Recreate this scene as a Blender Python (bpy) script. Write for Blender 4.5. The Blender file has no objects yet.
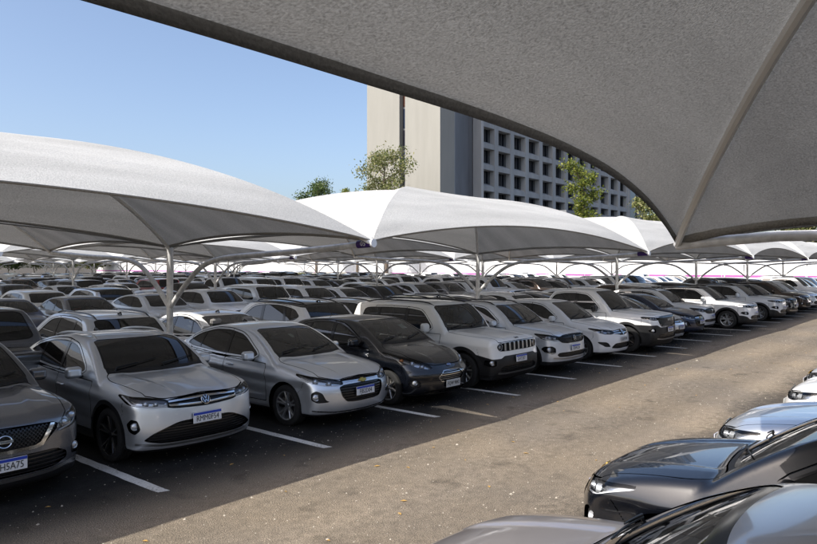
import bpy, math, random
import numpy as np
from mathutils import Vector, Matrix
random.seed(7); np.random.seed(7)
SC = bpy.context.scene
# ------------------------------------------------------------------ camera
cam = bpy.data.cameras.new('camera'); cam_ob = bpy.data.objects.new('camera', cam); SC.collection.objects.link(cam_ob); SC.camera = cam_ob
cam.sensor_width = 36.; cam.lens = 685 / 817 * 36; cam.shift_y = -6 / 817; cam.clip_start = .05; cam.clip_end = 2000
CAM = np.array([-3.964, -6.771, 2.45]); FWD = np.array([.7651, .6439, 0.]); RGT = np.array([.6439, -.7651, 0.])
cam_ob.location = CAM; cam_ob.rotation_euler = Vector(FWD).to_track_quat('-Z', 'Y').to_euler()
# ------------------------------------------------------------------ sky and sun
SUN_EL = math.radians(47.); SUN_AZ = math.radians(-78.5)            # azimuth from +y towards +x
world = bpy.data.worlds.new('World'); SC.world = world; world.use_nodes = True
_nt = world.node_tree; _bg = _nt.nodes['Background']; _sky = _nt.nodes.new('ShaderNodeTexSky'); _sky.sky_type = 'NISHITA'; _sky.sun_disc = False
_sky.sun_elevation = SUN_EL; _sky.sun_rotation = SUN_AZ % (2 * math.pi); _sky.air_density = .9; _sky.dust_density = 6.0; _sky.ozone_density = 1.2; _sky.altitude = 700
_nt.links.new(_sky.outputs[0], _bg.inputs[0]); _bg.inputs[1].default_value = .115
_sl = bpy.data.lights.new('sun', 'SUN'); _so = bpy.data.objects.new('sun', _sl); SC.collection.objects.link(_so)
_sl.energy = 2.8; _sl.angle = math.radians(.53); _sl.color = (1., .955, .88)
_to = Vector((math.sin(SUN_AZ) * math.cos(SUN_EL), math.cos(SUN_AZ) * math.cos(SUN_EL), math.sin(SUN_EL)))
_so.rotation_euler = (-_to).to_track_quat('-Z', 'Y').to_euler(); _so.location = (0, 0, 60)
SC.view_settings.view_transform = 'Standard'; SC.view_settings.look = 'None'; SC.view_settings.exposure = 1.08; SC.view_settings.gamma = 1.
SC.cycles.use_denoising = True; SC.cycles.max_bounces = 8; SC.cycles.transparent_max_bounces = 16; SC.cycles.caustics_reflective = False; SC.cycles.caustics_refractive = False
# ------------------------------------------------------------------ materials
def new_mat(name):
    m = bpy.data.materials.new(name); m.use_nodes = True
    nt = m.node_tree
    for n in list(nt.nodes): nt.nodes.remove(n)
    out = nt.nodes.new('ShaderNodeOutputMaterial')
    return m, nt, out
def nd(nt, typ, **kw):
    n = nt.nodes.new(typ)
    for k, v in kw.items():
        if hasattr(n, k): setattr(n, k, v)
        else: n.inputs[k.replace('_', ' ')].default_value = v
    return n
def ramp(nt, stops):
    r = nt.nodes.new('ShaderNodeValToRGB'); e = r.color_ramp.elements
    while len(e) < len(stops): e.new(0.5)
    for i, (p, c) in enumerate(stops):
        e[i].position = p; e[i].color = (c[0], c[1], c[2], 1) if len(c) == 3 else c
    return r
def plain(name, col, rough=.5, metal=0., coat=0., spec=.5, emit=None, bump=None):
    m, nt, out = new_mat(name)
    b = nt.nodes.new('ShaderNodeBsdfPrincipled')
    b.inputs['Base Color'].default_value = (*col, 1); b.inputs['Roughness'].default_value = rough
    b.inputs['Metallic'].default_value = metal; b.inputs['Coat Weight'].default_value = coat
    b.inputs['Coat Roughness'].default_value = .03
    b.inputs['Specular IOR Level'].default_value = spec
    if bump:
        tc = nd(nt, 'ShaderNodeTexCoord'); nz = nd(nt, 'ShaderNodeTexNoise'); nz.inputs['Scale'].default_value = bump[0]
        nz.inputs['Detail'].default_value = 4
        nt.links.new(tc.outputs['Object'], nz.inputs['Vector'])
        bp = nd(nt, 'ShaderNodeBump'); bp.inputs['Strength'].default_value = bump[1]; bp.inputs['Distance'].default_value = bump[2]
        nt.links.new(nz.outputs['Fac'], bp.inputs['Height']); nt.links.new(bp.outputs['Normal'], b.inputs['Normal'])
        mix = ramp(nt, [(.3, [c * .75 for c in col]), (.7, [min(1, c * 1.2) for c in col])])
        nt.links.new(nz.outputs['Fac'], mix.inputs['Fac']); nt.links.new(mix.outputs['Color'], b.inputs['Base Color'])
    nt.links.new(b.outputs['BSDF'], out.inputs['Surface'])
    return m
def paint(name, col, metal=.0, rough=.35, dust=.07):
    """car lacquer: base coat under clear coat, a thin film of dust that settles on upward faces"""
    m, nt, out = new_mat(name)
    b = nt.nodes.new('ShaderNodeBsdfPrincipled')
    b.inputs['Metallic'].default_value = metal; b.inputs['Roughness'].default_value = rough
    b.inputs['Coat Weight'].default_value = 1.; b.inputs['Coat Roughness'].default_value = .04
    tc = nd(nt, 'ShaderNodeTexCoord')
    nz = nd(nt, 'ShaderNodeTexNoise'); nz.inputs['Scale'].default_value = 3.5; nz.inputs['Detail'].default_value = 6
    nt.links.new(tc.outputs['Object'], nz.inputs['Vector'])
    geo = nd(nt, 'ShaderNodeNewGeometry'); sep = nd(nt, 'ShaderNodeSeparateXYZ')
    nt.links.new(geo.outputs['Normal'], sep.inputs[0])
    up = nd(nt, 'ShaderNodeMapRange'); up.inputs['From Min'].default_value = .2; up.inputs['From Max'].default_value = 1.
    up.inputs['To Min'].default_value = .35; up.inputs['To Max'].default_value = 1.
    nt.links.new(sep.outputs['Z'], up.inputs['Value'])
    mul = nd(nt, 'ShaderNodeMath', operation='MULTIPLY'); nt.links.new(up.outputs[0], mul.inputs[0])
    rr = nd(nt, 'ShaderNodeMapRange'); rr.inputs['From Min'].default_value = .3; rr.inputs['From Max'].default_value = .75
    rr.inputs['To Max'].default_value = dust
    nt.links.new(nz.outputs['Fac'], rr.inputs['Value']); nt.links.new(rr.outputs[0], mul.inputs[1])
    mx = nd(nt, 'ShaderNodeMix', data_type='RGBA'); mx.inputs['A'].default_value = (*col, 1); mx.inputs['B'].default_value = (.34, .32, .29, 1)
    nt.links.new(mul.outputs[0], mx.inputs['Factor']); nt.links.new(mx.outputs['Result'], b.inputs['Base Color'])
    cr = nd(nt, 'ShaderNodeMapRange'); cr.inputs['To Min'].default_value = .03; cr.inputs['To Max'].default_value = .03 + dust * 1.2
    nt.links.new(mul.outputs[0], cr.inputs['Value']); cr.inputs['From Max'].default_value = max(dust, .01)
    nt.links.new(cr.outputs[0], b.inputs['Coat Roughness'])
    nt.links.new(b.outputs['BSDF'], out.inputs['Surface'])
    return m
def glass(name, tint, refl=1.0, ior=1.95):
    m, nt, out = new_mat(name)
    tr = nd(nt, 'ShaderNodeBsdfTransparent'); tr.inputs['Color'].default_value = (*tint, 1)
    gl = nd(nt, 'ShaderNodeBsdfGlossy'); gl.inputs['Roughness'].default_value = .02; gl.inputs['Color'].default_value = (refl, refl, refl, 1)
    fr = nd(nt, 'ShaderNodeFresnel'); fr.inputs['IOR'].default_value = ior
    mx = nd(nt, 'ShaderNodeMixShader')
    nt.links.new(fr.outputs[0], mx.inputs[0]); nt.links.new(tr.outputs[0], mx.inputs[1]); nt.links.new(gl.outputs[0], mx.inputs[2])
    nt.links.new(mx.outputs[0], out.inputs['Surface'])
    return m
MAT = {}
MAT['black_plastic'] = plain('black_plastic', (.011, .011, .012), .5)
MAT['gloss_black'] = plain('gloss_black', (.008, .008, .009), .12, spec=.6)
MAT['deep_black'] = plain('deep_black', (.004, .004, .004), .9, spec=.1)
MAT['mesh_black'] = plain('grille_black', (.006, .006, .007), .6)
MAT['bar_black'] = plain('grille_bar_black', (.020, .020, .022), .22)
MAT['chrome'] = plain('chrome', (.78, .79, .80), .12, 1.)
MAT['satin'] = plain('satin_metal', (.60, .61, .62), .32, 1.)
MAT['rim_silver'] = plain('wheel_silver', (.50, .51, .52), .35, .85, coat=.3)
MAT['rim_dark'] = plain('wheel_dark', (.025, .025, .027), .3, .5, coat=.4)
MAT['rubber'] = plain('tyre_rubber', (.016, .016, .016), .8, bump=(60, .3, .004))
MAT['brake'] = plain('brake_disc', (.16, .15, .14), .45, .9)
MAT['seat'] = plain('seat_fabric', (.34, .33, .32), .85)
MAT['head_liner'] = plain('head_liner', (.50, .49, .46), .9)
MAT['dash'] = plain('dashboard', (.14, .14, .145), .7)
MAT['housing'] = plain('lamp_housing', (.62, .63, .65), .25, .85)
MAT['housing_dark'] = plain('lamp_housing_dark', (.10, .10, .11), .25, .6)
MAT['bulb'] = plain('lamp_projector', (.75, .77, .8), .08, .6, coat=1)
MAT['drl'] = plain('lamp_strip', (.85, .86, .88), .25)
MAT['amber'] = plain('amber_lens', (.55, .16, .01), .2, coat=1)
MAT['red_lens'] = plain('red_lens', (.22, .006, .008), .12, coat=1)
MAT['glass_clear'] = glass('windscreen_glass', (.78, .83, .81), 1., 1.7)
MAT['glass_tint'] = glass('tinted_glass', (.36, .39, .38), 1., 1.8)
MAT['glass_mid'] = glass('lightly_tinted_glass', (.62, .66, .63), 1., 1.7)
MAT['glass_dark'] = glass('dark_tinted_glass', (.035, .037, .04), 1., 1.75)
MAT['lens'] = glass('lamp_lens', (.95, .96, .97), 1., 1.45)
MAT['plate_white'] = plain('plate_white', (.78, .78, .78), .4)
MAT['plate_grey'] = plain('plate_grey', (.55, .56, .55), .4)
MAT['plate_blue'] = plain('plate_blue', (.01, .05, .42), .35)
MAT['plate_ink'] = plain('plate_ink', (.012, .012, .014), .45)
MAT['gold'] = plain('gold_emblem', (.62, .42, .10), .25, 1.)
MAT['emblem_blue'] = plain('emblem_blue', (.02, .06, .25), .2, coat=1)
MAT['paper'] = plain('paper_tag', (.70, .78, .76), .7)
MAT['cyan_tag'] = plain('cyan_sticker', (.02, .25, .5), .5)

# ------------------------------------------------------------------ plain mesh helpers
COL = bpy.context.scene.collection
def link(o):
    COL.objects.link(o); return o
def mesh_from(name, V, F, mats=(), smooth=True, normals=None, midx=None):
    me = bpy.data.meshes.new(name)
    V = np.asarray(V, dtype=np.float32)
    if isinstance(F, np.ndarray) and F.ndim == 2:
        k = F.shape[1]; nF = len(F)
        me.vertices.add(len(V)); me.vertices.foreach_set('co', V.ravel())
        me.loops.add(nF * k); me.loops.foreach_set('vertex_index', F.astype(np.int32).ravel())
        me.polygons.add(nF); me.polygons.foreach_set('loop_start', np.arange(0, nF * k, k, dtype=np.int32))
        me.polygons.foreach_set('loop_total', np.full(nF, k, dtype=np.int32))
        me.update(calc_edges=True)
    else:
        me.from_pydata([tuple(map(float, v)) for v in V], [], [tuple(map(int, f)) for f in F]); me.update()
    if smooth: me.polygons.foreach_set('use_smooth', np.ones(len(me.polygons), dtype=bool))
    if midx is not None: me.polygons.foreach_set('material_index', np.asarray(midx, dtype=np.int32))
    for m in mats: me.materials.append(m)
    if normals is not None: me.normals_split_custom_set_from_vertices(np.asarray(normals, dtype=np.float32))
    return me
def new_obj(name, me, parent=None, **props):
    o = bpy.data.objects.new(name, me); link(o)
    if parent is not None: o.parent = parent
    for k, v in props.items(): o[k] = v
    return o
def new_empty(name, loc=(0, 0, 0), rz=0., **props):
    o = bpy.data.objects.new(name, None); link(o); o.empty_display_size = .3
    o.location = loc; o.rotation_euler = (0, 0, rz)
    for k, v in props.items(): o[k] = v
    return o
class Geo:
    """collects quads / n-gons of one mesh"""
    def __init__(s): s.V = []; s.F = []
    def add(s, V, F):
        n = len(s.V); s.V += [tuple(v) for v in V]; s.F += [tuple(i + n for i in f) for f in F]; return s
    def box(s, c, d, rot=None, bev=0.):
        hx, hy, hz = [k / 2 for k in d]; M = rot if rot is not None else np.eye(3); M = np.asarray(M)
        if bev <= 0:
            P = [(-hx, -hy, -hz), (hx, -hy, -hz), (hx, hy, -hz), (-hx, hy, -hz), (-hx, -hy, hz), (hx, -hy, hz), (hx, hy, hz), (-hx, hy, hz)]
            F = [(0, 3, 2, 1), (4, 5, 6, 7), (0, 1, 5, 4), (1, 2, 6, 5), (2, 3, 7, 6), (3, 0, 4, 7)]
        else:
            b = min(bev, hx * .9, hy * .9, hz * .9); P = []; F = []
            for zz, ins in ((-hz, b), (-hz + b, 0), (hz - b, 0), (hz, b)):
                a, e = hx - ins, hy - ins; g = b if ins == 0 else b * .5
                P += [(-a + g, -e, zz), (a - g, -e, zz), (a, -e + g, zz), (a, e - g, zz), (a - g, e, zz), (-a + g, e, zz), (-a, e - g, zz), (-a, -e + g, zz)]
            for k in range(3):
                for i in range(8): F.append((k * 8 + i, k * 8 + (i + 1) % 8, k * 8 + 8 + (i + 1) % 8, k * 8 + 8 + i))
            F.append(tuple(range(7, -1, -1))); F.append(tuple(range(24, 32)))
        P = np.asarray(P) @ M.T + np.asarray(c)
        return s.add(P, F)
    def tube(s, pts, r, n=10, cap=True, up=(0, 0, 1)):
        pts = np.asarray(pts, float); m = len(pts); r = np.broadcast_to(np.asarray(r, float), (m,))
        T = np.gradient(pts, axis=0); T /= np.linalg.norm(T, axis=1)[:, None] + 1e-9
        V = []; prev = None
        for i in range(m):
            if prev is None:
                a = np.cross(T[i], up)
                if np.linalg.norm(a) < .1: a = np.cross(T[i], (1, 0, 0))
            else: a = prev - T[i] * (prev @ T[i])
            a /= np.linalg.norm(a); b = np.cross(T[i], a); prev = a
            for k in range(n):
                th = 2 * math.pi * k / n; V.append(pts[i] + r[i] * (math.cos(th) * a + math.sin(th) * b))
        F = [(i * n + k, i * n + (k + 1) % n, (i + 1) * n + (k + 1) % n, (i + 1) * n + k) for i in range(m - 1) for k in range(n)]
        if cap: F += [tuple(range(n - 1, -1, -1)), tuple(range((m - 1) * n, m * n))]
        return s.add(V, F)
    def lathe(s, prof, n=32, axis='y', c=(0, 0, 0)):
        V = []; m = len(prof)
        for (r, h) in prof:
            for k in range(n):
                a = 2 * math.pi * k / n; p = (r * math.cos(a), h, r * math.sin(a)) if axis == 'y' else (r * math.cos(a), r * math.sin(a), h) if axis == 'z' else (h, r * math.cos(a), r * math.sin(a))
                V.append(np.asarray(p) + np.asarray(c))
        F = [(i * n + k, (i + 1) * n + k, (i + 1) * n + (k + 1) % n, i * n + (k + 1) % n) for i in range(m - 1) for k in range(n)]
        return s.add(V, F)
    def ribbon(s, pts, w, t, side):
        """flat bar along pts: width w along vector side, thickness t"""
        pts = np.asarray(pts, float); T = np.gradient(pts, axis=0); T /= np.linalg.norm(T, axis=1)[:, None]
        sd = np.asarray(side, float); V = []
        for p, tt in zip(pts, T):
            a = sd - tt * (sd @ tt); a /= np.linalg.norm(a); b = np.cross(tt, a)
            for u, v in ((-1, -1), (1, -1), (1, 1), (-1, 1)): V.append(p + a * u * w / 2 + b * v * t / 2)
        m = len(pts); F = [(i * 4 + k, i * 4 + (k + 1) % 4, i * 4 + 4 + (k + 1) % 4, i * 4 + 4 + k) for i in range(m - 1) for k in range(4)]
        F += [(3, 2, 1, 0), tuple(range((m - 1) * 4, m * 4))]
        return s.add(V, F)
    def mesh(s, name, mat=None, smooth=False):
        me = mesh_from(name, s.V, s.F, (mat,) if mat else (), smooth=False)
        if smooth:
            me.polygons.foreach_set('use_smooth', np.ones(len(me.polygons), dtype=bool))
            me.set_sharp_from_angle(angle=math.radians(38))
        return me
def text_mesh(txt, size, depth=.0015, squeeze=1.):
    c = bpy.data.curves.new('txt', 'FONT'); c.body = txt; c.size = size; c.extrude = depth; c.align_x = 'CENTER'; c.align_y = 'CENTER'; c.resolution_u = 2
    o = bpy.data.objects.new('txt', c); me = bpy.data.meshes.new_from_object(o)
    bpy.data.objects.remove(o); bpy.data.curves.remove(c)
    V = np.empty(len(me.vertices) * 3, np.float32); me.vertices.foreach_get('co', V); V = V.reshape(-1, 3); V[:, 0] *= squeeze
    F = [tuple(p.vertices) for p in me.polygons]; bpy.data.meshes.remove(me)
    return V, F

# ------------------------------------------------------------------ implicit surfaces and carving
def smax(a, b, k):
    h = np.maximum(k - np.abs(a - b), 0) / k
    return np.maximum(a, b) + h * h * k * .25
def smin(a, b, k): return -smax(-a, -b, k)
def spline(pts, nat=False):
    """cubic through (x, value) points, held flat outside; nat: C2 natural, else monotone"""
    p = np.asarray(pts, float); X = p[:, 0]; Y = p[:, 1]; n = len(X); h = np.diff(X); d = np.diff(Y) / h
    if n == 2: m = np.array([d[0], d[0]])
    elif nat:
        A = np.zeros((n, n)); B = np.zeros(n)
        A[0, 0] = 2; A[0, 1] = 1; B[0] = 3 * d[0]; A[-1, -1] = 2; A[-1, -2] = 1; B[-1] = 3 * d[-1]
        for i in range(1, n - 1):
            A[i, i - 1] = h[i]; A[i, i] = 2 * (h[i - 1] + h[i]); A[i, i + 1] = h[i - 1]; B[i] = 3 * (h[i] * d[i - 1] + h[i - 1] * d[i])
        m = np.linalg.solve(A, B)
    else:
        m = np.zeros(n); m[0] = d[0]; m[-1] = d[-1]
        for i in range(1, n - 1):
            if d[i - 1] * d[i] > 0:
                w1 = 2 * h[i] + h[i - 1]; w2 = h[i] + 2 * h[i - 1]; m[i] = (w1 + w2) / (w1 / d[i - 1] + w2 / d[i])
    def f(x):
        x = np.asarray(x, float); xc = np.clip(x, X[0], X[-1]); i = np.clip(np.searchsorted(X, xc) - 1, 0, n - 2)
        t = (xc - X[i]) / h[i]; t2 = t * t; t3 = t2 * t
        return (2 * t3 - 3 * t2 + 1) * Y[i] + (t3 - 2 * t2 + t) * h[i] * m[i] + (-2 * t3 + 3 * t2) * Y[i + 1] + (t3 - t2) * h[i] * m[i + 1]
    return f
def chaikin(poly, n=2, c=.22):
    P = np.asarray(poly, float)
    for _ in range(n):
        Q = np.roll(P, -1, 0); P = np.stack([P * (1 - c) + Q * c, P * c + Q * (1 - c)], 1).reshape(-1, 2)
    return P
def sd_poly(poly, u, v):
    P = np.asarray(poly, float); d = np.full(u.shape, 1e9); s = np.zeros(u.shape, bool); n = len(P)
    for i in range(n):
        a = P[i]; b = P[i - 1]; ex, ey = b - a; wx = u - a[0]; wy = v - a[1]
        t = np.clip((wx * ex + wy * ey) / (ex * ex + ey * ey + 1e-12), 0, 1)
        d = np.minimum(d, (wx - ex * t) ** 2 + (wy - ey * t) ** 2)
        c1 = v >= a[1]; c2 = v < b[1]; c3 = ex * wy > ey * wx
        s ^= (c1 & c2 & c3) | (~c1 & ~c2 & ~c3)
    return np.where(s, -1, 1) * np.sqrt(d)
def sd_line(pts, u, v):
    P = np.asarray(pts, float); d = np.full(u.shape, 1e9)
    for a, b in zip(P[:-1], P[1:]):
        ex, ey = b - a; wx = u - a[0]; wy = v - a[1]; t = np.clip((wx * ex + wy * ey) / (ex * ex + ey * ey + 1e-12), 0, 1)
        d = np.minimum(d, (wx - ex * t) ** 2 + (wy - ey * t) ** 2)
    return np.sqrt(d)
class TM:
    """triangle mesh with vertex normals"""
    def __init__(s, V, N, F): s.V = V; s.N = N; s.F = F
    def empty(s): return len(s.F) == 0
def compact(V, N, F):
    if len(F) == 0: return TM(np.zeros((0, 3)), np.zeros((0, 3)), np.zeros((0, 3), int))
    u, inv = np.unique(F.ravel(), return_inverse=True)
    return TM(V[u], N[u], inv.reshape(-1, 3))
def split(M, phi):
    """-> (part where phi < 0, the rest), cut along phi = 0"""
    if M.empty(): return M, M
    phi = np.where(np.abs(phi) < 1e-6, 1e-6, phi); s = phi < 0; F = M.F; c = s[F].sum(1)
    ins = [F[c == 3]]; outs = [F[c == 0]]; mix = np.where((c == 1) | (c == 2))[0]
    V, N = M.V, M.N
    if len(mix):
        f = F[mix]; sf = s[f]; lone_in = c[mix] == 1
        lone = np.where(lone_in[:, None], sf, ~sf).argmax(1)
        r = np.arange(len(f)); a = f[r, lone]; b = f[r, (lone + 1) % 3]; d = f[r, (lone + 2) % 3]
        E = np.concatenate([np.stack([a, b], 1), np.stack([a, d], 1)]); E.sort(axis=1)
        ue, inv = np.unique(E, axis=0, return_inverse=True); inv = inv.ravel()
        p0 = phi[ue[:, 0]]; p1 = phi[ue[:, 1]]; t = np.clip(p0 / (p0 - p1), .001, .999)[:, None]
        nv = V[ue[:, 0]] * (1 - t) + V[ue[:, 1]] * t; nn = N[ue[:, 0]] * (1 - t) + N[ue[:, 1]] * t
        nn /= np.linalg.norm(nn, axis=1)[:, None] + 1e-12
        k = len(V); V = np.concatenate([V, nv]); N = np.concatenate([N, nn])
        ab = k + inv[:len(f)]; ad = k + inv[len(f):]
        t1 = np.stack([a, ab, ad], 1); t2 = np.stack([ab, b, d], 1); t3 = np.stack([ab, d, ad], 1)
        ins += [t1[lone_in], t2[~lone_in], t3[~lone_in]]; outs += [t1[~lone_in], t2[lone_in], t3[lone_in]]
    return compact(V, N, np.concatenate(ins)), compact(V, N, np.concatenate(outs))
def refine(M, sel):
    """halves the edges of the selected triangles, neighbours follow so that no gap opens"""
    if M.empty(): return M
    F = M.F; E = np.stack([F[:, [0, 1]], F[:, [1, 2]], F[:, [2, 0]]], 1); K = np.sort(E, 2).reshape(-1, 2)
    u, inv = np.unique(K, axis=0, return_inverse=True); inv = inv.reshape(-1, 3); mk = np.zeros(len(u), bool); mk[inv[sel].ravel()] = True
    nid = np.full(len(u), -1); nid[mk] = len(M.V) + np.arange(mk.sum()); um = u[mk]
    V = np.concatenate([M.V, (M.V[um[:, 0]] + M.V[um[:, 1]]) / 2]); N = M.N[um[:, 0]] + M.N[um[:, 1]]; N = np.concatenate([M.N, N / (np.linalg.norm(N, axis=1)[:, None] + 1e-12)])
    m = nid[inv]; h = m >= 0; c = h.sum(1); out = [F[c == 0]]
    f, q = F[c == 3], m[c == 3]; out += [np.stack([f[:, 0], q[:, 0], q[:, 2]], 1), np.stack([f[:, 1], q[:, 1], q[:, 0]], 1), np.stack([f[:, 2], q[:, 2], q[:, 1]], 1), q]
    for k in range(3):
        i = (c == 1) & h[:, k]; f, q = F[i], m[i]; a, b, d = f[:, k], f[:, (k + 1) % 3], f[:, (k + 2) % 3]; out += [np.stack([a, q[:, k], d], 1), np.stack([q[:, k], b, d], 1)]
        i = (c == 2) & ~h[:, k]; f, q = F[i], m[i]; a, b, d = f[:, k], f[:, (k + 1) % 3], f[:, (k + 2) % 3]; n1, n2 = q[:, (k + 1) % 3], q[:, (k + 2) % 3]
        out += [np.stack([d, n2, n1], 1), np.stack([a, b, n1], 1), np.stack([a, n1, n2], 1)]
    return TM(V, N, np.concatenate(out))
def join_tm(*ms):
    V = []; N = []; F = []; n = 0
    for m in ms:
        V.append(m.V); N.append(m.N); F.append(m.F + n); n += len(m.V)
    return TM(np.concatenate(V), np.concatenate(N), np.concatenate(F))
def offset(M, d): return TM(M.V + M.N * d, M.N, M.F)
def with_rim(M, depth, bias=None):
    """turns the sheet's open borders inwards, so a panel has an edge"""
    if M.empty(): return M
    E = np.concatenate([M.F[:, [0, 1]], M.F[:, [1, 2]], M.F[:, [2, 0]]]); K = np.sort(E, 1)
    u, first, cnt = np.unique(K, axis=0, return_index=True, return_counts=True); B = E[first[cnt == 1]]
    if len(B) == 0: return M
    a, b = B[:, 0], B[:, 1]; va, vb = M.V[a], M.V[b]; na, nb_ = M.N[a], M.N[b]
    ia, ib = va - na * depth, vb - nb_ * depth
    fn = np.cross(vb - va, -(na + nb_)); fn = -fn / (np.linalg.norm(fn, axis=1)[:, None] + 1e-12)
    k = len(M.V); n = len(B)
    V = np.concatenate([M.V, va, vb, ib, ia]); fn = -fn; N = np.concatenate([M.N, fn, fn, fn, fn]); i = np.arange(n)
    # winding: rim faces look away from the panel
    F1 = np.stack([k + i, k + 3 * n + i, k + 2 * n + i], 1); F2 = np.stack([k + i, k + 2 * n + i, k + n + i], 1)
    return TM(V, N, np.concatenate([M.F, F1, F2]))
def tm_mesh(name, M, mat=None):
    return mesh_from(name, M.V, M.F, (mat,) if mat else (), True, M.N)
def surfnet(field, lo, hi, h):
    ax = [np.arange(lo[i], hi[i] + h, h) for i in range(3)]
    X, Y, Z = np.meshgrid(*ax, indexing='ij'); G = field(X, Y, Z); S = G < 0
    nx, ny, nz = [len(a) - 1 for a in ax]
    acc = np.zeros((nx, ny, nz, 3)); cnt = np.zeros((nx, ny, nz))
    quads = []
    idx = -np.ones((nx, ny, nz), int)
    full = [(slice(0, n), slice(1, n + 1)) for n in (nx, ny, nz)]
    for axis in range(3):
        sl0 = [slice(None)] * 3; sl1 = [slice(None)] * 3; sl0[axis] = slice(0, -1); sl1[axis] = slice(1, None)
        g0 = G[tuple(sl0)]; g1 = G[tuple(sl1)]; cr = (g0 < 0) != (g1 < 0)
        I = np.argwhere(cr); gg0 = g0[cr]; t = gg0 / (gg0 - g1[cr]); P = np.stack([ax[k][I[:, k]] for k in range(3)], 1); P[:, axis] += t * h
        o1, o2 = [k for k in range(3) if k != axis]
        for d1 in (0, -1):
            for d2 in (0, -1):
                J = I.copy(); J[:, o1] += d1; J[:, o2] += d2
                ok = (J >= 0).all(1) & (J[:, 0] < nx) & (J[:, 1] < ny) & (J[:, 2] < nz); Jo = J[ok]
                np.add.at(acc, (Jo[:, 0], Jo[:, 1], Jo[:, 2]), P[ok]); np.add.at(cnt, (Jo[:, 0], Jo[:, 1], Jo[:, 2]), 1)
        quads.append((axis, o1, o2, I, gg0 < 0))
    m = cnt > 0; idx[m] = np.arange(m.sum()); V = acc[m] / cnt[m][:, None]
    Q = []
    for axis, o1, o2, I, inside in quads:
        ok = (I[:, o1] > 0) & (I[:, o2] > 0) & (I[:, o1] < (nx, ny, nz)[o1]) & (I[:, o2] < (nx, ny, nz)[o2]); I = I[ok]; ins = inside[ok]
        def at(d1, d2):
            J = I.copy(); J[:, o1] += d1; J[:, o2] += d2; return idx[J[:, 0], J[:, 1], J[:, 2]]
        q = np.stack([at(-1, -1), at(0, -1), at(0, 0), at(-1, 0)], 1)
        flip = ins if axis != 1 else ~ins
        q[~flip] = q[~flip][:, ::-1]; Q.append(q)
    Q = np.concatenate(Q)
    e = h * .15
    def grad(V):
        x, y, z = V.T
        return np.stack([field(x + e, y, z) - field(x - e, y, z), field(x, y + e, z) - field(x, y - e, z), field(x, y, z + e) - field(x, y, z - e)], 1) / (2 * e)
    for _ in range(3):
        g = grad(V); v = field(*V.T); st = g * (v / (np.sum(g * g, 1) + 1e-6))[:, None]
        ln = np.linalg.norm(st, axis=1)[:, None]; st *= np.minimum(1, h * .5 / (ln + 1e-9)); V = V - st
    N = grad(V); N /= np.linalg.norm(N, axis=1)[:, None] + 1e-9
    d1 = np.linalg.norm(V[Q[:, 0]] - V[Q[:, 2]], axis=1); d2 = np.linalg.norm(V[Q[:, 1]] - V[Q[:, 3]], axis=1); s = d1 <= d2
    F = np.concatenate([Q[s][:, [0, 1, 2]], Q[s][:, [0, 2, 3]], Q[~s][:, [0, 1, 3]], Q[~s][:, [1, 2, 3]]])
    # make every triangle agree with the gradient
    fn = np.cross(V[F[:, 1]] - V[F[:, 0]], V[F[:, 2]] - V[F[:, 0]]); bad = np.sum(fn * (N[F[:, 0]] + N[F[:, 1]] + N[F[:, 2]]), 1) < 0
    F[bad] = F[bad][:, ::-1]
    return TM(V, N, F)
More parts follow.
